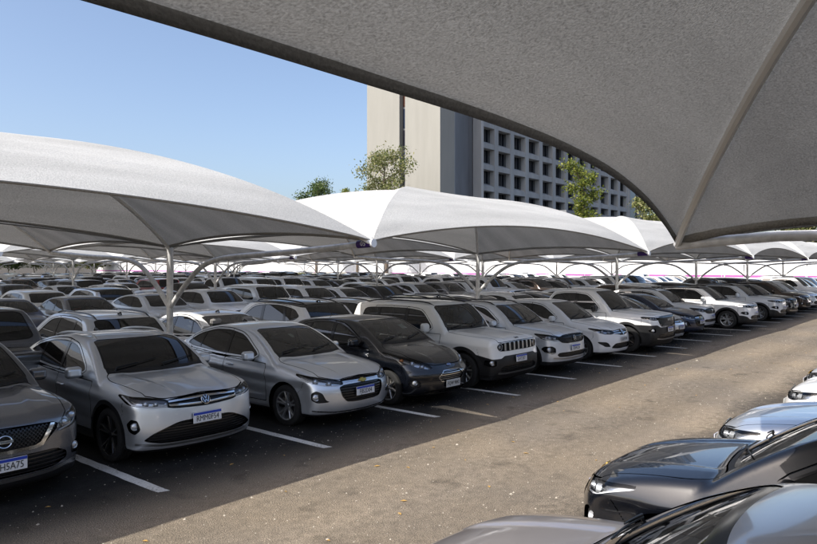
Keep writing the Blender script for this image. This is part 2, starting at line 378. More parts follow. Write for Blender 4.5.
# ------------------------------------------------------------------ ground
BAY = 2.42; POLE0 = 2.85; BAYP = 10.0; ROWP = 13.3; ARM = 5.1
ROW_Y = [4.7 + ROWP * i for i in range(7)]                             # lines of posts
def asphalt():
    m, nt, out = new_mat('dusty_asphalt_shaded_bays'); L = nt.links.new
    b = nd(nt, 'ShaderNodeBsdfPrincipled'); b.inputs['Roughness'].default_value = .92; b.inputs['Specular IOR Level'].default_value = .25
    tc = nd(nt, 'ShaderNodeTexCoord')
    big = nd(nt, 'ShaderNodeTexNoise'); big.inputs['Scale'].default_value = .35; big.inputs['Detail'].default_value = 5
    mid = nd(nt, 'ShaderNodeTexNoise'); mid.inputs['Scale'].default_value = 9.; mid.inputs['Detail'].default_value = 9; mid.inputs['Roughness'].default_value = .65
    fine = nd(nt, 'ShaderNodeTexVoronoi'); fine.inputs['Scale'].default_value = 85.
    fine2 = nd(nt, 'ShaderNodeTexNoise'); fine2.inputs['Scale'].default_value = 80.; fine2.inputs['Detail'].default_value = 5; fine2.inputs['Roughness'].default_value = .7
    mp = nd(nt, 'ShaderNodeMapping'); mp.inputs['Scale'].default_value = (.12, 1., 1.); L(tc.outputs['Object'], mp.inputs['Vector'])
    trk = nd(nt, 'ShaderNodeTexNoise'); trk.inputs['Scale'].default_value = .8; trk.inputs['Detail'].default_value = 8; L(mp.outputs[0], trk.inputs['Vector'])
    for n in (big, mid, fine, fine2): L(tc.outputs['Object'], n.inputs['Vector'])
    c1 = ramp(nt, [(.34, (.115, .099, .081)), (.66, (.288, .248, .200))]); L(mid.outputs['Fac'], c1.inputs['Fac'])
    c2 = ramp(nt, [(.35, (.165, .142, .117)), (.65, (.296, .253, .203))]); L(trk.outputs['Fac'], c2.inputs['Fac'])
    m1 = nd(nt, 'ShaderNodeMix', data_type='RGBA'); m1.inputs['Factor'].default_value = .5; L(c1.outputs[0], m1.inputs['A']); L(c2.outputs[0], m1.inputs['B'])
    c3 = ramp(nt, [(.30, (.25, .25, .26)), (.50, (.92, .92, .92)), (.70, (2.0, 1.9, 1.75))]); L(fine2.outputs['Fac'], c3.inputs['Fac'])
    m2 = nd(nt, 'ShaderNodeMix', data_type='RGBA', blend_type='MULTIPLY'); m2.inputs['Factor'].default_value = 1.; L(m1.outputs['Result'], m2.inputs['A']); L(c3.outputs[0], m2.inputs['B'])
    c4 = ramp(nt, [(.3, (.78, .80, .84)), (.7, (1.12, 1.08, 1.0))]); L(big.outputs['Fac'], c4.inputs['Fac'])
    m3 = nd(nt, 'ShaderNodeMix', data_type='RGBA', blend_type='MULTIPLY'); m3.inputs['Factor'].default_value = 1.; L(m2.outputs['Result'], m3.inputs['A']); L(c4.outputs[0], m3.inputs['B'])
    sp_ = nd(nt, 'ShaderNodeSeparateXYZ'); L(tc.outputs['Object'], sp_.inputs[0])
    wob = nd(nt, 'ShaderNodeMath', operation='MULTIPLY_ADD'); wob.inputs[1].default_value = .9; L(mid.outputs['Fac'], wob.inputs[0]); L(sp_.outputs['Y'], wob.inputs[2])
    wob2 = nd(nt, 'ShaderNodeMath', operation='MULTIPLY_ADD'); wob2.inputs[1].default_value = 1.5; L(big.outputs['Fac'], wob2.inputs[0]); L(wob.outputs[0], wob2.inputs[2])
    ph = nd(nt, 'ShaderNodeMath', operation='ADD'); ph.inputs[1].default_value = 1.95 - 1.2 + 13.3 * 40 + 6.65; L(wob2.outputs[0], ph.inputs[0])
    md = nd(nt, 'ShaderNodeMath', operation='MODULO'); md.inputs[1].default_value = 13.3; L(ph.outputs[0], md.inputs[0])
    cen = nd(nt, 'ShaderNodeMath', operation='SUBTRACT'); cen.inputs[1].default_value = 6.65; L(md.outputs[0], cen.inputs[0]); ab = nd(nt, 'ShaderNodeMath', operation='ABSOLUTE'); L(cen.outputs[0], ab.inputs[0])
    mr = nd(nt, 'ShaderNodeMapRange'); mr.inputs['From Min'].default_value = 1.35; mr.inputs['From Max'].default_value = 2.5; mr.inputs['To Min'].default_value = 1.; mr.inputs['To Max'].default_value = 0.; L(ab.outputs[0], mr.inputs['Value'])  # aisle mask, falling off near the shadow edge of the canopies
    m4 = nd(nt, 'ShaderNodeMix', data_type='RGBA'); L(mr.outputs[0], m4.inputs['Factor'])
    dk = nd(nt, 'ShaderNodeMix', data_type='RGBA', blend_type='MULTIPLY'); dk.inputs['Factor'].default_value = 1.; dk.inputs['B'].default_value = (.125, .145, .175, 1); L(m3.outputs['Result'], dk.inputs['A'])  # bays: slightly darker asphalt, the rest is canopy shade painted into the colour
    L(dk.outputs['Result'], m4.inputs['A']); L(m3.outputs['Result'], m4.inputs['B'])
    oil = nd(nt, 'ShaderNodeTexNoise'); oil.inputs['Scale'].default_value = 1.7; oil.inputs['Detail'].default_value = 3; L(tc.outputs['Object'], oil.inputs['Vector'])
    om = nd(nt, 'ShaderNodeMapRange'); om.inputs['From Min'].default_value = .60; om.inputs['From Max'].default_value = .72; om.inputs['To Min'].default_value = 1.; om.inputs['To Max'].default_value = .66; L(oil.outputs['Fac'], om.inputs['Value'])
    tw = nd(nt, 'ShaderNodeMath', operation='MULTIPLY_ADD'); tw.inputs[1].default_value = 4.1; L(wob.outputs[0], tw.inputs[0]); tw.inputs[2].default_value = 1.; sn = nd(nt, 'ShaderNodeMath', operation='SINE'); L(tw.outputs[0], sn.inputs[0])
    tm_ = nd(nt, 'ShaderNodeMapRange'); tm_.inputs['From Min'].default_value = -1.; tm_.inputs['From Max'].default_value = 1.; tm_.inputs['To Min'].default_value = .86; tm_.inputs['To Max'].default_value = 1.06; L(sn.outputs[0], tm_.inputs['Value'])
    mm = nd(nt, 'ShaderNodeMath', operation='MULTIPLY'); L(om.outputs[0], mm.inputs[0]); L(tm_.outputs[0], mm.inputs[1])
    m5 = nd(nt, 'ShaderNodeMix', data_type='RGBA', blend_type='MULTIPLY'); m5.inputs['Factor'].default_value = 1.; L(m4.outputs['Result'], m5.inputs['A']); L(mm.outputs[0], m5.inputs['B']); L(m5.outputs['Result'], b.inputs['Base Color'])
    ad = nd(nt, 'ShaderNodeMath', operation='ADD'); L(fine.outputs['Distance'], ad.inputs[0]); L(fine2.outputs['Fac'], ad.inputs[1])
    bp = nd(nt, 'ShaderNodeBump'); bp.inputs['Strength'].default_value = .8; bp.inputs['Distance'].default_value = .008; L(ad.outputs[0], bp.inputs['Height']); L(bp.outputs[0], b.inputs['Normal'])
    L(b.outputs[0], out.inputs['Surface']); return m
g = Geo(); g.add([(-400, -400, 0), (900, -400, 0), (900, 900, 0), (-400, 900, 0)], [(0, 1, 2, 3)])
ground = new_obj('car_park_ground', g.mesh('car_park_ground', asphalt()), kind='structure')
def worn_white():
    m, nt, out = new_mat('worn_white_paint'); L = nt.links.new
    b = nd(nt, 'ShaderNodeBsdfPrincipled'); b.inputs['Roughness'].default_value = .75
    tc = nd(nt, 'ShaderNodeTexCoord'); n = nd(nt, 'ShaderNodeTexNoise'); n.inputs['Scale'].default_value = 38.; n.inputs['Detail'].default_value = 5; L(tc.outputs['Object'], n.inputs['Vector'])
    n2 = nd(nt, 'ShaderNodeTexNoise'); n2.inputs['Scale'].default_value = 2.; L(tc.outputs['Object'], n2.inputs['Vector'])
    ad = nd(nt, 'ShaderNodeMath', operation='ADD'); L(n.outputs['Fac'], ad.inputs[0]); L(n2.outputs['Fac'], ad.inputs[1])
    r = ramp(nt, [(.70, (.16, .145, .125)), (.82, (.62, .61, .58)), (1., (.80, .79, .76))]); L(ad.outputs[0], r.inputs['Fac'])
    r.color_ramp.elements[0].position = .36; r.color_ramp.elements[1].position = .44; r.color_ramp.elements[2].position = .6
    hf = nd(nt, 'ShaderNodeMath', operation='MULTIPLY'); hf.inputs[1].default_value = .5; L(ad.outputs[0], hf.inputs[0]); L(hf.outputs[0], r.inputs['Fac'])
    L(r.outputs[0], b.inputs['Base Color']); L(b.outputs[0], out.inputs['Surface']); return m
WORN = worn_white()
def line_mesh(seed):
    rs = random.Random(seed); V = []; n = 26; ln = 4.7
    for k in range(n + 1):
        y = ln * k / n; V += [(-.065 + rs.uniform(-.006, .006), y, 0), (.065 + rs.uniform(-.006, .006), y, 0)]
    V[0] = (-.05, .04, 0)
    return mesh_from('bay_line', V, np.array([(2 * k, 2 * k + 1, 2 * k + 3, 2 * k + 2) for k in range(n)]), (WORN,), False)
LINES = [line_mesh(i) for i in range(4)]
def bay_line(x, y, flip, dx=0.):
    o = new_obj('bay_line', LINES[random.randrange(4)], ground); o.location = (x, y, .004); o.rotation_euler = (0, 0, math.pi if flip else 0)
for k in range(-2, 27): bay_line(k * BAY + random.uniform(-.03, .03), random.uniform(-.06, .03), False)
for k in range(-1, 22): bay_line(-.21 + k * BAY, -3.9, True)
# grit and fallen leaves on the aisle
def litter():
    rs = np.random.RandomState(3); n = 5200
    x = rs.uniform(-5, 26, n); y = rs.uniform(-4.4, 1.6, n); s = np.exp(rs.normal(-5.15, .45, n)); V = []; F = []
    for i in range(n):
        a = rs.uniform(0, 6.28); c, d = math.cos(a) * s[i], math.sin(a) * s[i]; k = len(V); hgt = s[i] * rs.uniform(.5, 1.1)
        V += [(x[i] + c, y[i] + d, 0), (x[i] - d, y[i] + c, 0), (x[i] - c * .9, y[i] - d, 0), (x[i] + d, y[i] - c * .8, 0), (x[i] + c * .2, y[i] + d * .2, hgt)]
        F += [(k, k + 1, k + 4), (k + 1, k + 2, k + 4), (k + 2, k + 3, k + 4), (k + 3, k, k + 4)]
    me = mesh_from('grit', V, np.array(F), (plain('grit_stone', (.40, .36, .30), .9),), False)
    new_obj('grit', me, kind='stuff', label='pale grit and small stones strewn over the sunlit aisle', category='gravel')
    V = []; F = []
    for i in range(70):
        x0, y0 = rs.uniform(-4, 20), rs.uniform(-4.2, 1.2); a = rs.uniform(0, 6.28); l = rs.uniform(.02, .045); w = l * .45; k = len(V)
        for (u, v, z) in ((-l, 0, .004), (0, w, .012), (l, 0, .006), (0, -w, .010)): V.append((x0 + u * math.cos(a) - v * math.sin(a), y0 + u * math.sin(a) + v * math.cos(a), z))
        F.append((k, k + 1, k + 2, k + 3))
    me = mesh_from('fallen_leaves', V, np.array(F), (plain('dry_leaf', (.46, .28, .08), .8),), False)
    new_obj('fallen_leaves', me, kind='stuff', label='small dry yellow leaves fallen on the asphalt aisle', category='leaves')
litter()

# ------------------------------------------------------------------ shade canopies
def fabric_mat(name, scale_mul=1., tr_mul=1., blotch=1.):
    m, nt, out = new_mat(name); L = nt.links.new
    tc = nd(nt, 'ShaderNodeTexCoord')
    big = nd(nt, 'ShaderNodeTexNoise'); big.inputs['Scale'].default_value = .9; big.inputs['Detail'].default_value = 4
    mp0 = nd(nt, 'ShaderNodeMapping'); mp0.inputs['Scale'].default_value = (.35, 2.6, 1.); L(tc.outputs['Object'], mp0.inputs['Vector']); L(mp0.outputs[0], big.inputs['Vector'])
    fine = nd(nt, 'ShaderNodeTexNoise'); fine.inputs['Scale'].default_value = 64. * scale_mul; fine.inputs['Detail'].default_value = 4; fine.inputs['Roughness'].default_value = .6
    mp = nd(nt, 'ShaderNodeMapping'); mp.inputs['Scale'].default_value = (.9, 1., 1.); mp.inputs['Rotation'].default_value = (0, 0, .5); L(tc.outputs['Object'], mp.inputs['Vector']); L(mp.outputs[0], fine.inputs['Vector'])
    wv = nd(nt, 'ShaderNodeTexWave'); wv.inputs['Scale'].default_value = 46. * scale_mul; wv.inputs['Distortion'].default_value = 3.; wv.inputs['Detail'].default_value = 2.; wv.bands_direction = 'Y'; L(tc.outputs['Object'], wv.inputs['Vector'])
    ad = nd(nt, 'ShaderNodeMath', operation='MULTIPLY_ADD'); ad.inputs[1].default_value = .12; L(wv.outputs['Fac'], ad.inputs[0]); L(fine.outputs['Fac'], ad.inputs[2])
    c = ramp(nt, [(.35, (.385, .385, .375)), (.85, (.565, .565, .55))]); L(ad.outputs[0], c.inputs['Fac'])
    cb = ramp(nt, [(.3, [1 - .16 * blotch] * 3), (.7, [1 + .10 * blotch] * 3)]); L(big.outputs['Fac'], cb.inputs['Fac'])
    mx = nd(nt, 'ShaderNodeMix', data_type='RGBA', blend_type='MULTIPLY'); mx.inputs['Factor'].default_value = 1.; L(c.outputs[0], mx.inputs['A']); L(cb.outputs[0], mx.inputs['B'])
    bp = nd(nt, 'ShaderNodeBump'); bp.inputs['Strength'].default_value = .6; bp.inputs['Distance'].default_value = .012; L(ad.outputs[0], bp.inputs['Height'])
    df = nd(nt, 'ShaderNodeBsdfDiffuse'); L(mx.outputs['Result'], df.inputs['Color']); L(bp.outputs[0], df.inputs['Normal'])
    tr = nd(nt, 'ShaderNodeBsdfTranslucent')
    ct = ramp(nt, [(.36, (.34, .34, .335)), (.76, (.98, .98, .96))]); L(ad.outputs[0], ct.inputs['Fac'])
    mt = nd(nt, 'ShaderNodeMix', data_type='RGBA', blend_type='MULTIPLY'); mt.inputs['Factor'].default_value = 1.; L(ct.outputs[0], mt.inputs['A']); L(cb.outputs[0], mt.inputs['B'])
    L(mt.outputs['Result'], tr.inputs['Color'])
    ms = nd(nt, 'ShaderNodeMixShader'); ms.inputs[0].default_value = TRANSL * tr_mul; L(df.outputs[0], ms.inputs[1]); L(tr.outputs[0], ms.inputs[2]); L(ms.outputs[0], out.inputs['Surface'])
    return m
TRANSL = .086
FABRIC = fabric_mat('shade_net_fabric'); FABRIC_NEAR = fabric_mat('shade_net_fabric_overhead', 1.4, 1.06, .6)
HEM = fabric_mat('doubled_hem_fabric', 1., .45)
STEEL = plain('white_painted_steel', (.72, .72, .71), .35, bump=(9, .08, .002))
RIDGE = plain('ridge_tube_steel', (.88, .88, .86), .45)
PURPLE = plain('purple_sleeve', (.045, .012, .13), .35)
WHITE = plain('white_plastic', (.78, .78, .78), .4)
def canopy_parts(hx_=5.0, hy=2.55, zc=2.80, R=1.20, ef=.40, es=.15, inset=4.0, p=2.2, pw=2., sag=.10, detail=True, hem=.022, near=False):
    """canopy around its centre at ground level: list of (name, mesh, material)"""
    zr = lambda m: zc + R * (1 - (1 - m) ** p)
    def pt(side, s, m, t):
        x, y, z = pt0(side, s, m, t)
        if near:                                               # pull wrinkles fanning out of the corners
            for sx in (1, -1):
                for sy in (1, -1):
                    dx, dy = hx_ - x * sx, hy - y * sy; d = math.hypot(dx, dy); a = math.atan2(dy, dx + 1e-6); z += .012 * math.exp(-d / 1.3) * min(1, d * 3) * math.sin(26 * a) + .004 * math.exp(-d / 3.) * math.sin(41 * a + 1)
        if detail and side == 'y': z += .010 * (1 - t * t) * math.exp(-((m - .36) / .17) ** 2) * math.sin(m * 46 + 2.2 * math.sin(t * 4 + s)) * (.5 + .5 * math.sin(t * 5.3 + 1.2 * s))
        if detail and not near: d = math.hypot(hx_ - abs(x), hy - abs(y)); a = math.atan2(hy - abs(y), hx_ - abs(x) + 1e-6); z += .010 * math.exp(-d / 1.2) * min(1, d * 3) * math.sin(22 * a)
        return x, y, z
    def pt0(side, s, m, t):
        if side == 'y':                                        # long panel: m towards crest, t across
            half = hx_ - inset * m; z = zr(m) + (1 - abs(t) ** pw) * ef * (1 - m) ** 3 - (1 - t * t) * sag * 4 * m * (1 - m) * .5
            y = hy * (1 - m) - .20 * (1 - t * t) * (1 - m) ** 2; return (half * t, s * y, z)
        half = hy * (1 - m); z = zr(m) + (1 - abs(t) ** pw) * es * (1 - m) ** 3 - (1 - t * t) * sag * 4 * m * (1 - m)
        x = hx_ - inset * m - .16 * (1 - t * t) * (1 - m) ** 2; return (s * x, half * t, z)
    out = []; nm = 44 if detail else 9
    for side in 'yx':
        nt_ = (40 if side == 'y' else 24) * (2 if near else 1) if detail else 14
        for s in (1, -1):
            V = [pt(side, s, i / nm, 2 * j / nt_ - 1) for i in range(nm + 1) for j in range(nt_ + 1)]
            F = [(i * (nt_ + 1) + j, i * (nt_ + 1) + j + 1, (i + 1) * (nt_ + 1) + j + 1, (i + 1) * (nt_ + 1) + j) for i in range(nm) for j in range(nt_)]
            if (side == 'y') == (s > 0): F = [f[::-1] for f in F]
            if side == 'x' : F = F
            out.append(('fabric_panel', mesh_from('fabric_panel', V, np.array(F), (FABRIC_NEAR if near else FABRIC,)), FABRIC))
            if detail:
                E = [pt(side, s, 0, 2 * j / nt_ - 1) for j in range(nt_ + 1)]; E2 = [(a, b, c - hem) for a, b, c in E]; n = len(E)
                ins = [pt(side, s, .012, 2 * j / nt_ - 1) for j in range(nt_ + 1)]
                lo = [(a * .5 + d * .5, b * .5 + e * .5, min(c, f) - hem) for (a, b, c), (d, e, f) in zip(E, ins)]
                V = [(a, b, c - .004) for a, b, c in ins] + lo + [(a, b, c + .003) for a, b, c in E]; F = [(j, j + 1, n + j + 1, n + j) for j in range(n - 1)] + [(n + j, n + j + 1, 2 * n + j + 1, 2 * n + j) for j in range(n - 1)]
                out.append(('edge_hem', mesh_from('edge_hem', V, np.array(F), (HEM,)), HEM))
    if detail:
        for sx in (1, -1):
            for sy in (1, -1):
                pts = [(sx * (hx_ - inset * m - .02), sy * (hy * (1 - m) - .012), zr(m) - .035) for m in np.linspace(0, 1, 15)]
                g = Geo(); g.tube(pts, .032, 8); out.append(('ridge_tube', g.mesh('ridge_tube', RIDGE, True), RIDGE))
        g = Geo(); g.tube([(-(hx_ - inset), 0, zr(1) - .04), (0, 0, zr(1) - .04), (hx_ - inset, 0, zr(1) - .04)], .032, 8); out.append(('ridge_tube', g.mesh('crest_tube', RIDGE, True), RIDGE))
    return out
def frame_parts(detail=True, ztip=2.76):
    out = []; g = Geo(); g.tube([(0, 0, -.02), (0, 0, 1.4), (0, 0, 2.80)], .060, 14); g.lathe([(.0, .03), (.14, .03), (.14, 0)], 4, 'z'); out.append(('post', g.mesh('post', STEEL, True), None))
    prof = [(.03, 1.70), (.30, 1.94), (.58, 2.16), (.84, 2.34), (1.08, 2.46), (1.40, 2.545), (1.90, 2.60), (3.0, 2.645), (4.1, 2.70), (ARM, ztip)]
    f = spline(prof)
    for s in (1, -1):
        g = Geo(); g.tube([(0, s * y, float(f(y))) for y in np.concatenate([np.linspace(.03, 1.9, 16), np.linspace(2.2, ARM, 8)])], .046, 10); out.append(('arm', g.mesh('arm', STEEL, True), None))
        g = Geo(); g.tube([(0, s * (ARM - .06), ztip - .02), (0, s * (ARM - .02), ztip + .09)], .018, 6); out.append(('corner_plate', g.mesh('corner_plate', STEEL, True), None))
    return out
CAN = canopy_parts(); CAN_LO = canopy_parts(detail=False); FRAME = frame_parts()
def put(parts, name, loc, label, cat, group, only=None):
    root = new_empty(name, loc, 0, label=label, category=cat)
    if group: root['group'] = group
    for nm, me, mt in parts:
        o = new_obj(nm, me, root)
    return root
def in_view(x, y, pad=.12, near=-2.):
    v = np.array([x, y, 0]) - np.array([CAM[0], CAM[1], 0]); D = v @ FWD
    if D < near: return False
    return abs(v @ RGT) < (.60 + pad) * max(D, 0) + 7.5
ORD = ['first', 'second', 'third', 'fourth', 'fifth', 'sixth', 'seventh', 'eighth', 'ninth', 'tenth', 'eleventh', 'twelfth']
XEND = 66.
def sleeve(root, s, number=None):
    g = Geo(); t0 = np.array([0, s * (ARM - .27), 2.748]); t1 = np.array([0, s * ARM, 2.760]); g.tube([t0, (t0 + t1) / 2, t1], .056, 14); sl = new_obj('number_sleeve', g.mesh('number_sleeve', PURPLE, True), root)
    g = Geo(); d = (t1 - t0) / np.linalg.norm(t1 - t0); g.tube([t1 - d * .01, t1 + d * .025], .058, 14); new_obj('end_cap', g.mesh('end_cap', WHITE, True), sl)
    if number:
        V, F = text_mesh(number, .105, .001); g = Geo(); c = (t0 + t1) / 2
        P = []
        for a, b, cc in V:                                           # wrapped round the tube, read from -x
            th = b / .058; P.append((c[0] - (.0575 + cc) * math.cos(th), c[1] - a, c[2] + .0575 * math.sin(th)))
        g.add(P, F); new_obj('sleeve_number', g.mesh('sleeve_number', WHITE), sl)
for i, ry in enumerate(ROW_Y):
    nb = 6
    for k in range(-2, nb):
        x = POLE0 + BAYP * k; near = (i <= 1 and k <= 4) or (i == 2 and k <= 3)
        if in_view(x, ry):
            lab = 'white steel canopy post with two curved arms, %s shelter row from the aisle' % ORD[i]
            if i == 0: lab = {-1: 'white canopy post behind the dark grey crossover', 0: 'white canopy post whose arm ends in the purple sleeve numbered 05', 1: 'white canopy post between the compact crossover and diamond-badged hatchback', 2: 'white canopy post behind the white crossover and dark blue saloon', 3: 'white canopy post behind the black crossover', 4: 'white canopy post behind the cars past the brown crossover', 5: 'last white canopy post of the front shelter row'}.get(k, 'white canopy post of the front shelter row behind the viewpoint')
            root = put(FRAME, 'canopy_post', (x, ry, 0), lab, 'post', None if i == 0 else 'canopy posts, %s shelter row' % ORD[i])
            if i == 0: sleeve(root, -1, '05' if k == 0 else None)
            elif i == 1: sleeve(root, -1)
        for s in (-1, 1):
            cx, cy = x + BAYP / 2, ry + s * 2.55
            if not in_view(cx, cy, .25, -6) or k == nb - 1: continue
            hf = 'aisle side' if s < 0 else 'rear side'
            lab = 'pale grey shade canopy on the %s of the %s shelter row' % (hf, ORD[i]); grp = 'shade canopies, %s of the %s shelter row' % (hf, ORD[i])
            if i == 0:
                ov = {-1: 'over the silver crossover and silver saloon', 0: 'over the black hatchback and the boxy off-roader', 1: 'over the white pickup and dark blue saloon', 2: 'over the white off-roader with black roof', 3: 'over the brown crossover', 4: 'over the farthest cars'}.get(k, 'left of the dark grey crossover')
                lab = 'pale grey tensioned shade canopy %s%s' % (ov, '' if s < 0 else ', rear half'); grp = None
            put(CAN if near else CAN_LO, 'shade_canopy', (cx, cy, 0), lab, 'canopy', grp)
# the shelter the photograph is taken under
NT = (2.35, -4.63)
NEAR = canopy_parts(hy=2.55, zc=2.68, R=1.27, ef=.56, es=.16, inset=4.6, p=1.8, pw=4., sag=.08, hem=.05, near=True)
for k, lab in ((-1, 'dark grey shade net canopy overhead with pale ridge tube, seen from below'), (0, 'shade net canopy above the parked bonnets beyond the overhead one'), (1, 'shade net canopy of the near shelter row, two bays beyond the overhead one'), (2, 'shade net canopy far along the near shelter row'), (3, 'shade net canopy far along the near shelter row'), (4, 'shade net canopy far along the near shelter row')):
    for s in (-1, 1):
        put(NEAR if k < 2 else CAN_LO, 'shade_canopy', (NT[0] + BAYP * (k + .5), NT[1] - ARM + s * -2.55 * -1, 0), lab if s > 0 else lab + ', rear half', 'canopy', 'shade canopies over the near shelter row')
NFRAME = frame_parts(ztip=2.64)
for k in range(-1, 6):
    put(NFRAME, 'canopy_post', (NT[0] + BAYP * k, NT[1] - ARM, 0), ['white canopy post behind the viewpoint of the near shelter row', 'white canopy post whose arm ends at the corner of the overhead canopy', 'white canopy post of the near shelter row, beyond the parked bonnets', 'white canopy post far along the near shelter row'][min(k, 2) + 1], 'post', 'posts of the near shelter row')

# ------------------------------------------------------------------ hoarding at the end of the car park
HX = 70.
MAG = plain('magenta_stripe', (.40, .10, .34), .5); HW = plain('white_hoarding', (.80, .80, .79), .5)
hoard = new_empty('hoarding', (HX, 0, 0), label='long white hoarding of flat panels with a magenta stripe, behind the last cars', category='hoarding')
gp = Geo(); gp.box((0, 0, 1.95), (.06, 2.46, 3.9), bev=.01); pm = gp.mesh('panel', HW); gs = Geo(); gs.box((-.034, 0, 1.42), (.008, 2.44, .22)); sm_ = gs.mesh('stripe', MAG); gq = Geo(); gq.box((.0, 0, 1.94), (.09, .05, 3.88)); qm = gq.mesh('joint', plain('joint_grey', (.55, .55, .55), .5))
for k in range(-12, 60):
    o = new_obj('panel', pm, hoard); o.location = (0, k * 2.5, 0); s_ = new_obj('stripe', sm_, o)
    q_ = new_obj('joint_post', qm, hoard); q_.location = (.03, k * 2.5 + 1.25, 0)
# pyramid tent near the row end
TENT = plain('tent_cloth', (.55, .55, .54), .8)
tent = new_empty('pyramid_tent', (61.5, 7.2, 0), 0, label='pale grey pyramid tent with a peaked roof at the end of the row', category='tent')
n = 20; V = []
for i in range(n + 1):
    t = i / n; rr = 3.2 * (1 - t) ** 1.0 + .03; zz = 2.55 + 1.55 * t ** 1.7
    for (a, b) in ((-1, -1), (0, -1), (1, -1), (1, 0), (1, 1), (0, 1), (-1, 1), (-1, 0)): V.append((rr * a, rr * b, zz))
F = [(i * 8 + j, i * 8 + (j + 1) % 8, i * 8 + 8 + (j + 1) % 8, i * 8 + 8 + j) for i in range(n) for j in range(8)]
new_obj('tent_roof', mesh_from('tent_roof', V, np.array(F), (TENT,), False), tent)
for a in (-1, 1):
    for b in (-1, 1):
        g = Geo(); g.tube([(a * 3.1, b * 3.1, 0), (a * 3.1, b * 3.1, 2.6)], .05, 8); new_obj('tent_leg', g.mesh('tent_leg', STEEL, True), tent)
        
# ------------------------------------------------------------------ office block
def concrete(name, col, var=.10):
    m, nt, out = new_mat(name); L = nt.links.new; b = nd(nt, 'ShaderNodeBsdfPrincipled'); b.inputs['Roughness'].default_value = .85
    tc = nd(nt, 'ShaderNodeTexCoord'); mp = nd(nt, 'ShaderNodeMapping'); mp.inputs['Scale'].default_value = (1, 1, .16); L(tc.outputs['Object'], mp.inputs['Vector'])
    n = nd(nt, 'ShaderNodeTexNoise'); n.inputs['Scale'].default_value = .9; n.inputs['Detail'].default_value = 7; L(mp.outputs[0], n.inputs['Vector'])
    r = ramp(nt, [(.3, [c * (1 - var) for c in col]), (.7, [c * (1 + var) for c in col])]); L(n.outputs['Fac'], r.inputs['Fac']); L(r.outputs[0], b.inputs['Base Color'])
    bp = nd(nt, 'ShaderNodeBump'); bp.inputs['Strength'].default_value = .2; bp.inputs['Distance'].default_value = .03; L(n.outputs['Fac'], bp.inputs['Height']); L(bp.outputs[0], b.inputs['Normal'])
    L(b.outputs[0], out.inputs['Surface']); return m
BEIGE = concrete('beige_render', (.272, .266, .240), .05); CONC = concrete('grey_concrete', (.31, .315, .31), .14); DARKC = concrete('dark_concrete', (.21, .22, .235), .12); PALE = concrete('pale_fin', (.45, .44, .42))
PANE = plain('window_pane', (.015, .018, .024), .08, spec=.8); BLIND = plain('brown_blind', (.30, .19, .11), .8); WFR = plain('window_frame', (.10, .10, .10), .5)
bld = new_empty('office_block', (72.8, 52, 0), label='tall concrete office block with beige blind tower and deep square windows', category='building')
def part(name, c, d, mat, parent=bld, bev=0.):
    g = Geo(); g.box(np.array(c) - np.array([72.8, 52, 0]), d, bev=bev); return new_obj(name, g.mesh(name, mat), parent)
TOP = 46.
# tower: two blind walls either side of a glazed slot on the sunlit face
part('tower_wall', (74.5, (52 + 58.5) / 2, TOP / 2), (3.4, 6.5, TOP), BEIGE); part('tower_wall', (74.5, (59.6 + 66.2) / 2, TOP / 2), (3.4, 6.6, TOP), BEIGE)
part('tower_core', (75.0, 59.05, TOP / 2), (2.6, 1.1, TOP), DARKC)
SLOT = [plain('slot_pane_blue', (.02, .028, .055), .12), plain('slot_pane_brown', (.07, .03, .022), .2), plain('slot_pane_dark', (.02, .02, .03), .15)]
for k in range(14): part('slot_window', (73.66, 59.05, 2 + 3.2 * k), (.08, 1.0, 2.9), SLOT[(2, 2, 0, 0, 2, 0, 2, 0, 1, 0, 2, 0, 2, 0)[k]])
part('link_wall', (83., 58.2, TOP / 2), (13.6, 2., TOP), DARKC); part('side_wall', (76.3, 54.6, TOP / 2), (.20, 5.1, TOP), CONC)
part('corner_fin', (87.3, 55.4, TOP / 2), (.7, 1.6, TOP), PALE)
